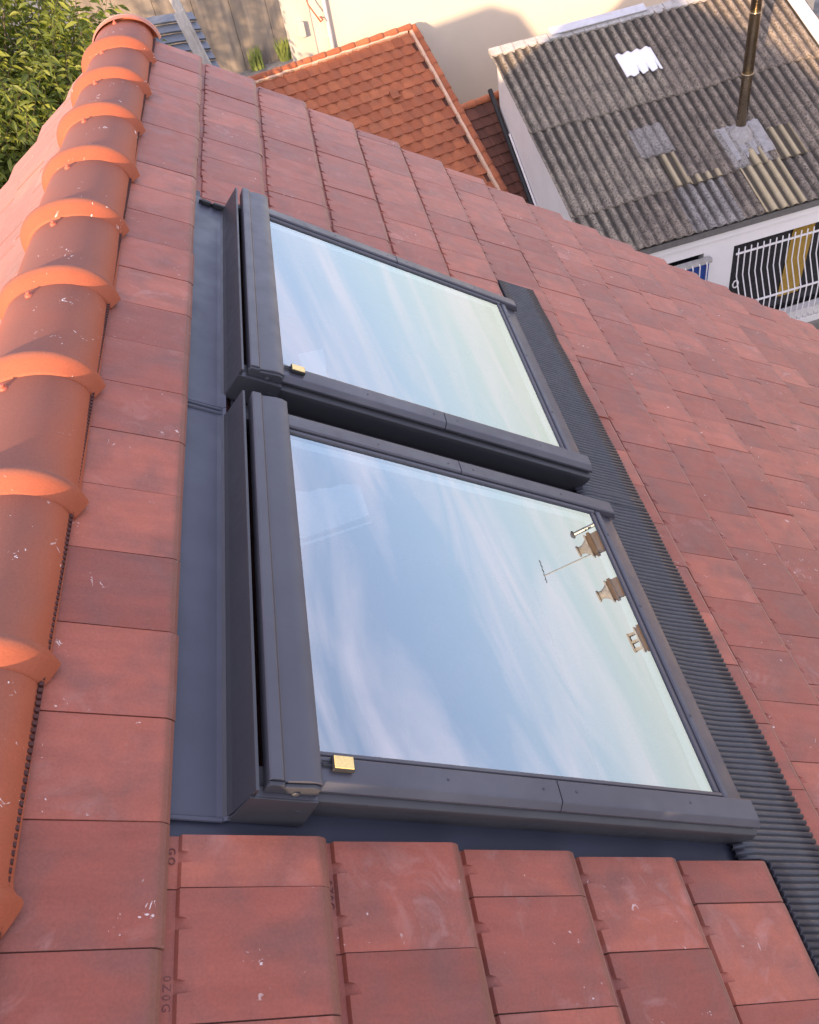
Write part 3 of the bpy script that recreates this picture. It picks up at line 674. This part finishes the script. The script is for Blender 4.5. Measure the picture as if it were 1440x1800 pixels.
# walls (front wall built round its two openings)
zt, zb = -0.18, GZ - 0.851
fw = B(); y0, y1 = 0.12, 0.30
W1 = (1.05, 2.10, -1.35, -0.50); W2 = (2.66, 5.40, -2.30, -0.53)
for (a, b, c, d_) in ((0.12, W1[0], zb, zt), (W1[0], W1[1], zb, W1[2]), (W1[0], W1[1], W1[3], zt), (W1[1], W2[0], zb, zt), (W2[0], W2[1], zb, W2[2]), (W2[0], W2[1], W2[3], zt), (W2[1], LEN - 0.12, zb, zt)):
    fw.box(a, b, y0, y1, c, d_)
fw.obj('front_wall', M_WHITE, shed, KB)
sw_p = [(0.305, zb), (SLEN * CW - 0.02, zb), (SLEN * CW - 0.02, SLEN * SW_ - 0.10), (0.305, 0.305 * TW - 0.10)]
for x0 in (0.10, LEN - 0.28):
    B().ext(sw_p, x0, x0 + 0.18, lambda a, b, t: (t, a, b)).obj('side_wall', M_WHITE, shed, KB)
B().box(0.30, LEN - 0.30, SLEN * CW - 0.20, SLEN * CW - 0.04, zb, SLEN * SW_ - 0.12).obj('back_wall', M_WHITE, shed, KB)
M_DARK = plain('dark_interior', (0.018, 0.016, 0.016), 0.8, noise=0.3)
B().box(0.4, LEN - 0.4, 1.5, 1.55, zb, -0.3).obj('inner_partition', M_DARK, shed, KB)
M_BRICKY = plain('brown_jamb', (0.16, 0.10, 0.05), 0.8, noise=0.2)
B().box(W2[0], W2[0] + 0.05, 0.31, 0.42, W2[2], W2[3]).obj('window_jamb', M_BRICKY, shed, KB)
M_BLIND = plain('window_glass_dark', (0.02, 0.02, 0.022), 0.08, noise=0.1, spec=0.6)
B().box(W2[0] + 0.05, W2[1], 0.38, 0.39, W2[2], W2[3]).obj('window_pane', M_BLIND, shed, KB)
M_CURT = plain('ochre_curtain', (0.36, 0.22, 0.035), 0.8, noise=0.2)
cu_ = B(); n = 26
for j in range(2):
    for i in range(n + 1): cu_.v.append((3.86 + 0.42 * i / n + (0.10 if j else 0), 0.365 + 0.008 * math.sin(i * 1.1), (W2[2] + 0.25) if j == 0 else W2[3] - 0.02))
for i in range(n): cu_.f.append([i, i + 1, n + 2 + i, n + 1 + i])
cu_.obj('curtain', M_CURT, shed, KB, smooth=True, fix=False)
# belly-shaped window guard, each bar its own piece
guard = empty('window_guard', KB @ Matrix.Translation((4.0, 0.10, W2[2])))
tag(guard, 'white bellied steel window guard over the dark opening', 'window guard')
M_WPAINT = plain('white_bar_paint', (0.72, 0.68, 0.66), 0.5, noise=0.05)
gz0, gz1 = W2[2] + 0.02, W2[3] - 0.13
def bar_pts(): return [(0, 0.06, gz1 + 0.10), (0, 0.05, gz1 - 0.02), (0, 0.03, gz1 - 0.42), (0, -0.20, gz1 - 0.86), (0, -0.21, gz0 + 0.10), (0, -0.18, gz0 + 0.02), (0, -0.12, gz0), (0, -0.05, gz0 + 0.04)]
bq = B().tube(bar_pts(), 0.011, 7); bar_me = mk_mesh('guard_bar', bq.v, bq.f, M_WPAINT, True)
xb = W2[0] + 0.06
while xb < W2[1]:
    inst('guard_bar', bar_me, guard, KB @ Matrix.Translation((xb, 0, 0))); xb += 0.117
for (yy, zz_) in ((0.06, gz1), (-0.205, gz1 - 0.87), (-0.18, gz0 + 0.02)):
    B().box(W2[0] + 0.02, W2[1] - 0.02, yy - 0.008, yy + 0.008, zz_ - 0.017, zz_ + 0.017).obj('guard_rail', M_WPAINT, guard, KB)
rg_ = B(); rg_.tube([(0.05 * math.cos(q), 0, 0.07 * math.sin(q)) for q in [k * math.pi / 8 for k in range(17)]], 0.012, 6, caps=False)
rg_.obj('guard_ring', M_WPAINT, guard, KB @ Matrix.Translation((W2[0] + 0.07, 0.04, W2[2] + 1.05)))
# small barred window with blue shutter
M_BLUE = plain('blue_paint', (0.012, 0.045, 0.22), 0.5, noise=0.1)
sh_ = empty('blue_shutter', KB @ Matrix.Translation((1.6, 0.05, W1[2])))
tag(sh_, 'blue shutter board with white bars under the small dark window', 'shutter')
B().box(W1[0] + 0.05, W1[1] + 0.06, 0.02, 0.06, W1[2] - 0.4, W1[3] - 0.13).obj('blue_panel', M_BLUE, sh_, KB, bevel=0.004)
B().box(W1[0], W1[1] + 0.09, -0.02, 0.08, W1[3] - 0.13, W1[3] - 0.05).obj('top_rail', M_TRIM, sh_, KB, bevel=0.004)
for k in range(8):
    x = W1[0] + 0.12 + k * 0.13; q = B().tube([(x, -0.01, W1[3] - 0.09), (x + 0.012, -0.03, W1[3] - 0.15), (x + 0.012, -0.03, W1[2] - 0.3)], 0.012, 6); q.obj('shutter_bar', M_WPAINT, sh_, KB, smooth=True)
B().box(W1[0], W1[1], 0.28, 0.295, W1[2], W1[3]).obj('small_pane', M_BLIND, shed, KB)

# flue
fb = SLOPE @ Vector((3.42, 1.68, 0.0))
flue = empty('flue_pipe', Matrix.Translation(fb)); tag(flue, 'tall bronze stainless flue pipe rising through the corrugated roof', 'chimney')
M_FLUE = plain('stainless_flue', (0.42, 0.33, 0.22), 0.22, metal=1.0, noise=0.12, nscale=2.5)
WF = Matrix.Translation(fb) @ Matrix.Rotation(R_(0.4), 4, 'Y')
zc = 0.12
for k in range(5):
    hgt = 0.92
    B().lathe([(0.088, zc), (0.088, zc + hgt - 0.02), (0.094, zc + hgt - 0.016), (0.094, zc + hgt), (0.08, zc + hgt + 0.001)], 24).obj('flue_section', M_FLUE, flue, WF, smooth=False).data.polygons.foreach_set('use_smooth', [True] * 24 * 4 + [False] * 2)
    zc += hgt + 0.002
M_SEAL = plain('silver_sealant', (0.30, 0.275, 0.255), 0.6, noise=0.25, nscale=14, bmp=0.7, dirt=((0.12, 0.11, 0.10), 0.55, 0.8))
cn = B(); cn.lathe([(0.26, -0.14), (0.25, -0.04), (0.215, 0.04), (0.17, 0.10), (0.12, 0.15), (0.108, 0.19), (0.085, 0.195)], 18)
cn.v = [(x * (1 + 0.10 * mnoise.noise(Vector((x*9, y*9, z*7)))), y * (1 + 0.10 * mnoise.noise(Vector((x*9, y*9, z*7 + 5)))), z) for x, y, z in cn.v]
cn.obj('base_flashing', M_SEAL, flue, WF, smooth=True)
af = B()
nxx = 20
for j in range(9):
    for i in range(nxx + 1):
        x = 3.02 + 0.82 * i / nxx + 0.03 * mnoise.noise(Vector((j, i * .4, 2))); s = 1.16 + 0.74 * j / 8 + 0.05 * mnoise.noise(Vector((i * .7, j, 0)))
        af.v.append((x, s, 0.046 + 0.6 * AMP * (0.5 + 0.5 * math.cos(2*math.pi*x/PW)) + 0.008 * mnoise.noise(Vector((x*9, s*9, 0)))))
for j in range(8):
    for i in range(nxx): af.f.append([j*(nxx+1)+i, j*(nxx+1)+i+1, (j+1)*(nxx+1)+i+1, (j+1)*(nxx+1)+i])
af.obj('base_apron', M_SEAL, flue, SLOPE, smooth=True, fix=False)

# ------------------------------------------------------------------ orange tiled annexe
OB = frame((3.083, 17.807, 3.0), 16.75)              # origin: right end of its top edge; x < 0 to the left, y < 0 forward
OPH = R_(35)
annexe = empty('annexe', OB @ Matrix.Translation((-1.7, -1.5, GZ - 3.0))); tag(annexe, 'low annexe with an orange small tile roof beside the cream wall', 'building')
OS = OB @ Matrix.Rotation(OPH, 4, 'X')
def small_tile(name, tw, tl, mat):
    n = 8; V = []; F = []
    prof = [(0.0, 0.000), (0.10, 0.010), (0.30, 0.017), (0.52, 0.018), (0.72, 0.013), (0.86, 0.002), (0.95, -0.003), (1.0, 0.004), (1.06, 0.010)]
    for (y, dz) in ((-tl * 1.10, 0.026), (-tl * 1.085, 0.032), (-tl * 0.5, 0.016), (0.02, 0.0)):
        for a, h in prof:
            arc = 0.016 * (1 - (2 * a - 1) ** 2) if y < -tl * 0.9 else 0
            V.append((a * tw, y - arc, h + dz))
    k = len(prof)
    for j in range(3):
        for i in range(k - 1): F.append([j*k+i, j*k+i+1, (j+1)*k+i+1, (j+1)*k+i])
    b0 = len(V)
    for a, h in prof: V.append((a * tw, -tl * 1.10 - 0.016 * (1 - (2*a - 1) ** 2) + 0.004, 0.0))
    for i in range(k - 1): F.append([i + 1, i, b0 + i, b0 + i + 1])
    return mk_mesh(name, V, F, mat, smooth=False)
TWO, TLO = 0.228, 0.222
ot_me = small_tile('roof_tile', TWO, TLO, M_ORANGE)
cnt = 0
for r in range(17):
    for q in range(16):
        x = -0.08 - (q + 1) * TWO - (0.0 if r % 2 == 0 else TWO * 0.5); y = -0.05 - r * TLO
        Wt = OS @ Matrix.Translation((x + random.uniform(-.004, .004), y + random.uniform(-.006, .006), random.uniform(0, .004))) @ Matrix.Rotation(random.uniform(-.02, .02), 4, 'Z')
        if x < -3.75: continue
        p = project(Wt @ Vector((TWO/2, -TLO/2, 0)))
        # leave out the tiles hidden behind the near roof
        pv = project(ROOF @ Vector(((1 + 0) * 0.0, VEND, 0)))
        lim = 96 + (p[0] - 359) * (571 - 96) / (1438 - 359)
        if p[1] > lim + 75: continue
        inst('roof_tile', ot_me, annexe, Wt); cnt += 1
tv = B().box(-0.08, 0.08, -0.16, 0.0, 0.03, 0.09).box(-0.09, 0.09, -0.19, -0.16, 0.075, 0.10)
tv.obj('vent_tile', M_ORANGE, annexe, OS @ Matrix.Translation((-1.02, -1.16, 0.012)), bevel=0.006)
B().box(-3.8, -0.05, -4.6, 0.08, -0.06, -0.01).obj('roof_deck', M_BROWN, annexe, OS)
M_MORT = plain('peach_mortar', (0.62, 0.40, 0.27), 0.85, noise=0.15, nscale=9, bmp=0.4)
mo = B()
for k in range(30):
    a = -3.8 + k * 0.122; mo.box(a, a + 0.123, -0.06 - 0.02 * random.random(), 0.03, 0.0, 0.062 + 0.012 * random.random())
mo.obj('top_mortar', M_MORT, annexe, OS)
cap = B(); n = 8; L = 0.36
for (y, r) in ((0.0, 0.062), (0.05, 0.066), (L, 0.050)):
    for i in range(n + 1): cap.v.append((r * math.cos(math.pi*i/n), -y, r * math.sin(math.pi*i/n)))
for j in range(2):
    for i in range(n): cap.f.append([j*(n+1)+i, j*(n+1)+i+1, (j+1)*(n+1)+i+1, (j+1)*(n+1)+i])
cap.f += [list(range(n + 1))]
cap.v = [(x * 1.15, y, z) for x, y, z in cap.v]
cap_me = mk_mesh('verge_cap', cap.v, cap.f, M_ORANGE, True)
for k in range(14):
    inst('verge_cap', cap_me, annexe, OS @ Matrix.Translation((0.03, 0.04 - k * 0.30 - L, 0.045)) @ Matrix.Rotation(math.pi, 4, 'Z'))
for k in range(12):
    inst('top_cap', cap_me, annexe, OS @ Matrix.Translation((-0.02 - k * 0.31, 0.03, 0.045)) @ Matrix.Rotation(R_(-90), 4, 'Z'))
mo2 = B()
for k in range(34):
    a = -4.3 + k * 0.125; mo2.box(-0.085 - 0.012 * random.random(), -0.035, a, a + 0.126, 0.0, 0.066 + 0.010 * random.random())
mo2.obj('verge_mortar', M_MORT, annexe, OS)
B().box(-3.7, -0.05, -3.5, -0.15, GZ - 3.0, -2.75).obj('wall', M_RENDER, annexe, OB)

# darker lean-to roof between the annexe and the outbuilding
DB = frame((4.40, 16.50, 1.86), 16.75); DS = DB @ Matrix.Rotation(R_(35), 4, 'X')
lean = empty('lean_to', DB @ Matrix.Translation((-0.6, -1.2, GZ - 1.86))); tag(lean, 'shaded brown small tile lean-to roof between orange annexe and outbuilding', 'lean-to')
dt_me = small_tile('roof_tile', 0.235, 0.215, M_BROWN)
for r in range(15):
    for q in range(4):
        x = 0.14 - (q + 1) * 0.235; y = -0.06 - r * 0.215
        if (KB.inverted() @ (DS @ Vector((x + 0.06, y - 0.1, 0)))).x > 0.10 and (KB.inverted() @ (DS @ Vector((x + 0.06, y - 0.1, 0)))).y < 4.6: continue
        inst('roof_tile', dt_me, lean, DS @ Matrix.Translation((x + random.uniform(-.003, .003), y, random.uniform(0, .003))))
B().box(-0.80, 0.10, -0.9, 0.06, -0.08, -0.01).box(-0.80, -0.30, -3.3, -0.9, -0.08, -0.01).obj('roof_deck', M_DARK, lean, DS)
for k in range(3): inst('top_cap', cap_me, lean, DS @ Matrix.Translation((0.14 - k * 0.31, 0.03, 0.03)) @ Matrix.Rotation(R_(-90), 4, 'Z'))
gt = B().tube([KB @ Vector((0.03, 4.9, 1.22)), KB @ Vector((0.03, 2.2, -0.68))], 0.05, 8); gt.obj('dark_gutter', M_RUB, lean)
gt = B().tube([KB @ Vector((0.07, 4.0, 0.68)), KB @ Vector((0.07, 2.2, -0.60))], 0.022, 6); gt.obj('white_flashing', M_WPAINT, lean)
B().box(-0.75, -0.45, -2.3, -0.1, GZ - 1.86, -1.95).obj('wall', M_RENDER, lean, DB)

# ------------------------------------------------------------------ cream house wall behind
CB = frame((3.083, 17.807, 0.0), 16.75)
M_CREAM = plain('cream_wall_paint', (0.61, 0.52, 0.41), 0.85, noise=0.05, nscale=1.2, bmp=0.05, dirt=((0.46, 0.39, 0.30), 0.56, 0.30))
M_PEEL = plain('peeling_cream_paint', (0.50, 0.45, 0.37), 0.85, noise=0.15, nscale=3, bmp=0.3, dirt=((0.42, 0.38, 0.33), 0.55, 0.55), aniso=(1, 1, 0.35))
cw = empty('cream_house', CB @ Matrix.Translation((4, 0.5, GZ))); tag(cw, 'cream painted house wall with a downpipe behind the orange roof', 'building')
B().box(-1.905, 11.0, 0.36, 0.70, GZ, 6.2).obj('wall', M_CREAM, cw, CB)
B().box(-2.34, -1.90, 0.34, 0.72, GZ, 6.2).obj('corner_pillar', M_PEEL, cw, CB, bevel=0.01)
dp = B().tube([(-1.60, 0.30, 1.0), (-1.60, 0.30, 6.2)], 0.042, 12); dpo = dp.obj('downpipe', M_ZINC, cw, CB, smooth=True)
for z in (3.25, 4.4): B().box(-1.66, -1.54, 0.30, 0.355, z, z + 0.03).obj('pipe_bracket', M_ZINC, dpo, CB)
M_RED = plain('red_bar_paint', (0.52, 0.10, 0.05), 0.5, noise=0.1)
rb_ = B().tube([(-1.98, 0.16, 4.05), (-1.97, 0.12, 3.93), (-1.80, 0.11, 3.60), (-1.72, 0.20, 3.60), (-1.72, 0.34, 3.62)], 0.014, 8)
tag(rb_.obj('bent_bar', M_RED, None, CB, smooth=True), 'bent red metal bar fixed to the cream wall', 'metal bar')
sbx = B().box(-2.22, -2.10, 0.22, 0.34, 3.40, 3.66); tag(sbx.obj('meter_box', M_PEEL, None, CB, bevel=0.01), 'small peeling box on the corner of the cream wall', 'box')

# stained concrete wall far behind, weeds at its foot
GB = frame((-0.533, 34.096, 0.0), 16.75)
M_STAIN = plain('stained_concrete', (0.25, 0.205, 0.16), 0.9, noise=0.30, nscale=1.6, bmp=0.3, dirt=((0.14, 0.115, 0.09), 0.48, 0.7), aniso=(2.4, 1, 0.18))
yw = empty('yard_wall', GB @ Matrix.Translation((-2, 0, GZ))); tag(yw, 'stained grey concrete yard wall in dappled light at the far back', 'wall')
for k in range(9):
    x = -6.0 + k * 1.3; B().box(x, x + 1.285, 0.0, 0.25, GZ - 0.2, 3.6).obj('wall_panel', M_STAIN, yw, GB, bevel=0.01)
M_WEED = plain('weed_leaf', (0.20, 0.24, 0.05), 0.7, noise=0.3)
def weeds(label, x, seed):
    rr = random.Random(seed); b = B()
    for k in range(60):
        a = rr.uniform(0, 6.28); r = rr.uniform(0.0, 0.25); h = rr.uniform(0.35, 0.85); px_, py_ = x + r * math.cos(a), -0.3 + r * math.sin(a) * .6
        lx, ly = rr.uniform(-.2, .2), rr.uniform(-.2, .2); w_ = rr.uniform(.018, .04)
        b.add([(px_ - w_, py_, GZ), (px_ + w_, py_, GZ), (px_ + lx * .5 + w_, py_ + ly * .5, GZ + h * .6), (px_ + lx * .5 - w_, py_ + ly * .5, GZ + h * .6), (px_ + lx, py_ + ly, GZ + h)], [[0, 1, 2, 3], [3, 2, 4]])
    tag(b.obj('weed_plant', M_WEED, None, GB, fix=False), label, 'plant', 'weeds at the foot of the yard wall')
weeds('pale green weed tuft by the yard wall next to the roof edge', -0.45, 1)
weeds('pale green weed tuft by the yard wall next to the cream pillar', 0.72, 2)

# grey slatted shed roof and the leaning white plank
SB = frame((-1.2, 22.0, 2.0), 14.0)
M_SLAT = plain('grey_slat_paint', (0.13, 0.14, 0.155), 0.5, noise=0.12, nscale=5)
slat = empty('slatted_roof', SB @ Matrix.Translation((-1.5, 0, -1.0))); tag(slat, 'small shed roof of overlapping curved grey slats beside the white plank', 'shed')
for k in range(9):
    b = B(); n = 10; L_ = 3.2
    pr_ = [(0, 0), (0.0, 0.05), (0.36, -0.05), (0.36, -0.10)]
    for i in range(n + 1):
        x = -L_ + L_ * i / n; sag = 0.22 * (1 - ((x + L_ / 2) / (L_ / 2)) ** 2)
        b.v += [(x, a - 0.0, c + sag) for a, c in pr_]
    for i in range(n):
        for q in range(4): b.f.append([i*4+q, i*4+(q+1) % 4, (i+1)*4+(q+1) % 4, (i+1)*4+q])
    b.f += [[0, 1, 2, 3], [n*4+3, n*4+2, n*4+1, n*4]]
    b.obj('slat', M_SLAT, slat, SB @ Matrix.Rotation(R_(28), 4, 'X') @ Matrix.Translation((0, -1.2 + k * 0.33, 0)))
B().box(-3.0, -0.3, 0.2, 1.6, GZ - 2.0, -0.5).obj('shed_wall', M_SLAT, slat, SB)
M_PLANK = plain('peeling_white_wood', (0.48, 0.43, 0.37), 0.85, noise=0.2, nscale=6, bmp=0.5, dirt=((0.30, 0.24, 0.18), 0.52, 0.6), aniso=(3, 3, 0.4))
pk0 = Vector((-1.40, 21.0, 2.25)); pk1 = Vector((-1.86, 21.6, 4.1)); dirp = (pk1 - pk0).normalized()
b = B(); xs = dirp.cross(Vector((0, 1, 0))).normalized(); ys = dirp.cross(xs)
for (t0, t1, wd, dx) in ((-3.5, 0.9, 0.09, 0.0), (-0.5, 1.2, 0.13, -0.02), (0.6, 3.0, 0.10, -0.05)):
    v = []
    for t_ in (t0, t1):
        for sx, sy in ((-1, -1), (1, -1), (1, 1), (-1, 1)): v.append(pk0 + dirp * t_ + xs * (dx + wd * sx) + ys * (0.05 * sy + dx))
    b.add(v, [[3, 2, 1, 0], [4, 5, 6, 7], [0, 1, 5, 4], [1, 2, 6, 5], [2, 3, 7, 6], [3, 0, 4, 7]])
tag(b.obj('leaning_plank', M_PLANK, bevel=0.006), 'peeling white timber plank leaning beside the grey slatted roof', 'plank')

# ------------------------------------------------------------------ trees
def leaf_mat(name, a, b_, c):
    mt, t, bs = new_mat(name)
    r = N(t, 'ShaderNodeNewGeometry').outputs['Random Per Island']
    cc = ramp(t, r, [(0.0, a), (0.55, b_), (1.0, c)])
    t.links.new(cc, bs.inputs['Base Color']); bs.inputs['Roughness'].default_value = 0.45; bs.inputs['Specular IOR Level'].default_value = 0.35
    tl = N(t, 'ShaderNodeBsdfTranslucent'); t.links.new(mix(t, 1.0, cc, (1.5, 1.5, 0.6), 'MULTIPLY'), tl.inputs[0])
    mx = N(t, 'ShaderNodeMixShader'); mx.inputs[0].default_value = 0.35
    t.links.new(bs.outputs[0], mx.inputs[1]); t.links.new(tl.outputs[0], mx.inputs[2]); t.links.new(mx.outputs[0], t.nodes['Material Output'].inputs[0])
    return mt
M_LEAF = leaf_mat('tree_leaf', (0.075, 0.105, 0.018), (0.14, 0.175, 0.030), (0.25, 0.27, 0.050))
M_BARK = plain('tree_bark', (0.10, 0.075, 0.05), 0.9, noise=0.3, nscale=10, bmp=0.6)
def tree(label, base, height, cen, rad, nshoots, seed, leaf_len=0.105):
    rr = random.Random(seed)
    root = empty('leafy_tree', Matrix.Translation(base)); tag(root, label, 'tree', 'trees beyond the roof')
    base = Vector(base); cen = Vector(cen)
    tb = B(); top = cen + Vector((0, 0, rad.z * 0.3))
    tb.tube([base, base.lerp(top, 0.35) + Vector((0.08, -0.05, 0)), base.lerp(top, 0.7), top], [0.17, 0.13, 0.08, 0.03], 9)
    tb.obj('trunk', M_BARK, root, smooth=True)
    br = B(); lv = []; lf = []
    shoots = []
    for k in range(nshoots):
        while True:
            d_ = Vector((rr.gauss(0, 1), rr.gauss(0, 1), rr.gauss(0, 1))).normalized()
            q = rr.random() ** 0.42
            p = Vector((d_.x * rad.x, d_.y * rad.y, d_.z * rad.z)) * q
            lump = 0.80 + 0.40 * mnoise.noise(Vector((d_.x * 2.0, d_.y * 2.0, d_.z * 2.0 + seed)))
            p *= lump
            break
        p0 = cen + p
        out = (p + Vector((0, 0, rad.z * 0.5))).normalized() * 0.6 + Vector((rr.uniform(-.5, .5), rr.uniform(-.5, .5), rr.uniform(-.1, .8)))
        out.normalize(); L_ = rr.uniform(0.28, 0.62) * leaf_len / 0.115
        p1 = p0 + out * L_
        br.tube([p0, p0.lerp(p1, .5) + Vector((0, 0, 0.02)), p1], [0.006, 0.004, 0.002], 3, caps=False)
        nl = rr.randint(9, 15)
        for j in range(nl):
            f_ = (j + 0.4) / nl; c_ = p0.lerp(p1, f_)
            a = j * 2.4 + rr.uniform(-.4, .4)
            side = out.cross(Vector((math.sin(a), math.cos(a), 0.3))).normalized()
            ld = (side * 0.85 + out * 0.45 + Vector((0, 0, -0.28 + rr.uniform(-.3, .2)))).normalized()
            ll = leaf_len * rr.uniform(0.6, 1.2); wv_ = ll * rr.uniform(0.12, 0.17)
            nrm = ld.cross(Vector((rr.uniform(-1, 1), rr.uniform(-1, 1), 0.2))).normalized(); sd = nrm.cross(ld).normalized() if False else nrm
            up_ = sd.cross(ld).normalized()
            if up_.z < 0: up_ = -up_
            i0 = len(lv); droop = Vector((0, 0, -ll * 0.22))
            m1 = c_ + ld * ll * 0.38; m2 = c_ + ld * ll * 0.72 + droop * 0.4; tp = c_ + ld * ll + droop
            lv += [c_, m1 + sd * wv_ + up_ * wv_ * 0.35, m1, m1 - sd * wv_ + up_ * wv_ * 0.35, m2 + sd * wv_ * .75 + up_ * wv_ * .25, m2, m2 - sd * wv_ * .75 + up_ * wv_ * .25, tp]
            lf += [[i0, i0+2, i0+1], [i0, i0+3, i0+2], [i0+1, i0+2, i0+5, i0+4], [i0+2, i0+3, i0+6, i0+5], [i0+4, i0+5, i0+7], [i0+5, i0+6, i0+7]]
    for k in range(16):
        d_ = Vector((rr.gauss(0, 1), rr.gauss(0, 1), rr.gauss(0.4, 1))).normalized(); e_ = cen + Vector((d_.x*rad.x, d_.y*rad.y, d_.z*rad.z)) * 0.8
        s_ = base.lerp(top, rr.uniform(0.45, 0.95)); br.tube([s_, s_.lerp(e_, .5) + Vector((0, 0, .15)), e_], [0.045, 0.028, 0.008], 5, caps=False)
    br.obj('branches', M_BARK, root, smooth=True, fix=False)
    obj('crown', lv, lf, M_LEAF, root, fix=False)
tree('tall leafy green tree rising beyond the left side of the roof', (-4.7, 14.6, GZ), 8, (-4.5, 14.6, 3.0), Vector((3.3, 3.0, 3.5)), 4700, 11, 0.19)
tree('leafy green tree standing by the far yard wall', (-9.6, 20.0, GZ), 7, (-9.6, 20.0, 3.8), Vector((3.0, 2.2, 2.3)), 430, 23, 0.17)

# ------------------------------------------------------------------ house across the street, mirrored in the panes
HB = frame((22.2, 14.6, GZ), -62.0)                  # x along its ridge
nb = empty('street_house', HB); tag(nb, 'house with three chimneys seen mirrored in the nearer window pane', 'house')
hw, hd, he, hr = 5.2, 4.2, 6.3, 9.12
gp = [(-hd, 0), (hd, 0), (hd, he), (0, hr - 0.15), (-hd, he)]
B().ext(gp, -hw + 0.2, hw - 0.2, lambda a, b, t: (t, a, b)).obj('wall', M_CREAM, nb, HB)
rt_ = B()
for s in (-1, 1):
    rt_.ext([(0.0, hr), (s * (hd + 0.4), he - 0.15), (s * (hd + 0.4), he - 0.30), (0.0, hr - 0.14)], -hw, hw, lambda a, b, t: (t, a, b))
rt_.obj('roof', M_BROWN, nb, HB)
M_CHIM = plain('chimney_brick', (0.15, 0.095, 0.06), 0.85, noise=0.25, nscale=8)
def chimney(x, h, w_, pot):
    c = B().box(x - w_, x + w_, -0.28, 0.28, hr - 0.5, hr + h).obj('chimney', M_CHIM, nb, HB)
    B().box(x - w_ - 0.06, x + w_ + 0.06, -0.34, 0.34, hr + h - 0.16, hr + h - 0.06).obj('band', M_CHIM, c, HB)
    B().box(x - w_ - 0.05, x + w_ + 0.05, -0.33, 0.33, hr + h + 0.003, hr + h + 0.05).obj('cap', M_TRIM, c, HB)
    if pot == 1:
        q = B(); q.lathe([(0.28, 0), (0.15, 0.18), (0.13, 0.30), (0.20, 0.34), (0.20, 0.38)], 12, (x, 0, hr + h + 0.055)); q.obj('pot', M_TRIM, c, HB)
    else:
        q = B(); q.box(x - 0.30, x + 0.30, -0.26, 0.26, hr + h + 0.26, hr + h + 0.31)
        for sx in (-0.24, 0.0, 0.24):
            for sy in (-0.2, 0.2): q.box(x + sx - 0.04, x + sx + 0.04, sy - 0.04, sy + 0.04, hr + h + 0.055, hr + h + 0.258)
        q.obj('slab_cowl', M_TRIM, c, HB)
for x, h, w_, pot in ((-2.75, 0.55, 0.31, 1), (-1.15, 0.60, 0.30, 1), (0.60, 0.42, 0.36, 2)): chimney(x, h, w_, pot)
q = B().tube([(-3.35, 0.1, hr - 0.3), (-3.35, 0.1, hr + 0.85)], 0.07, 8); q.lathe([(0.12, 0), (0.14, 0.06), (0.05, 0.12)], 10, (-3.35, 0.1, hr + 0.86)); q.obj('vent_pipe', M_STEEL, nb, HB)
an = B(); an.tube([(-2.55, 0.3, hr - 0.3), (-2.55, 0.3, hr + 2.35)], 0.022, 6)
an.tube([(-3.1, 0.3, hr + 2.30), (-2.3, 0.3, hr + 2.38)], 0.014, 6)
for k in range(5):
    x = -3.05 + k * 0.16; an.tube([(x, 0.08, hr + 2.305 + k * .016), (x, 0.52, hr + 2.305 + k * .016)], 0.008, 5)
tag(an.obj('roof_antenna', M_STEEL, None, HB, fix=True), 'thin television antenna mirrored beside the chimneys', 'antenna')
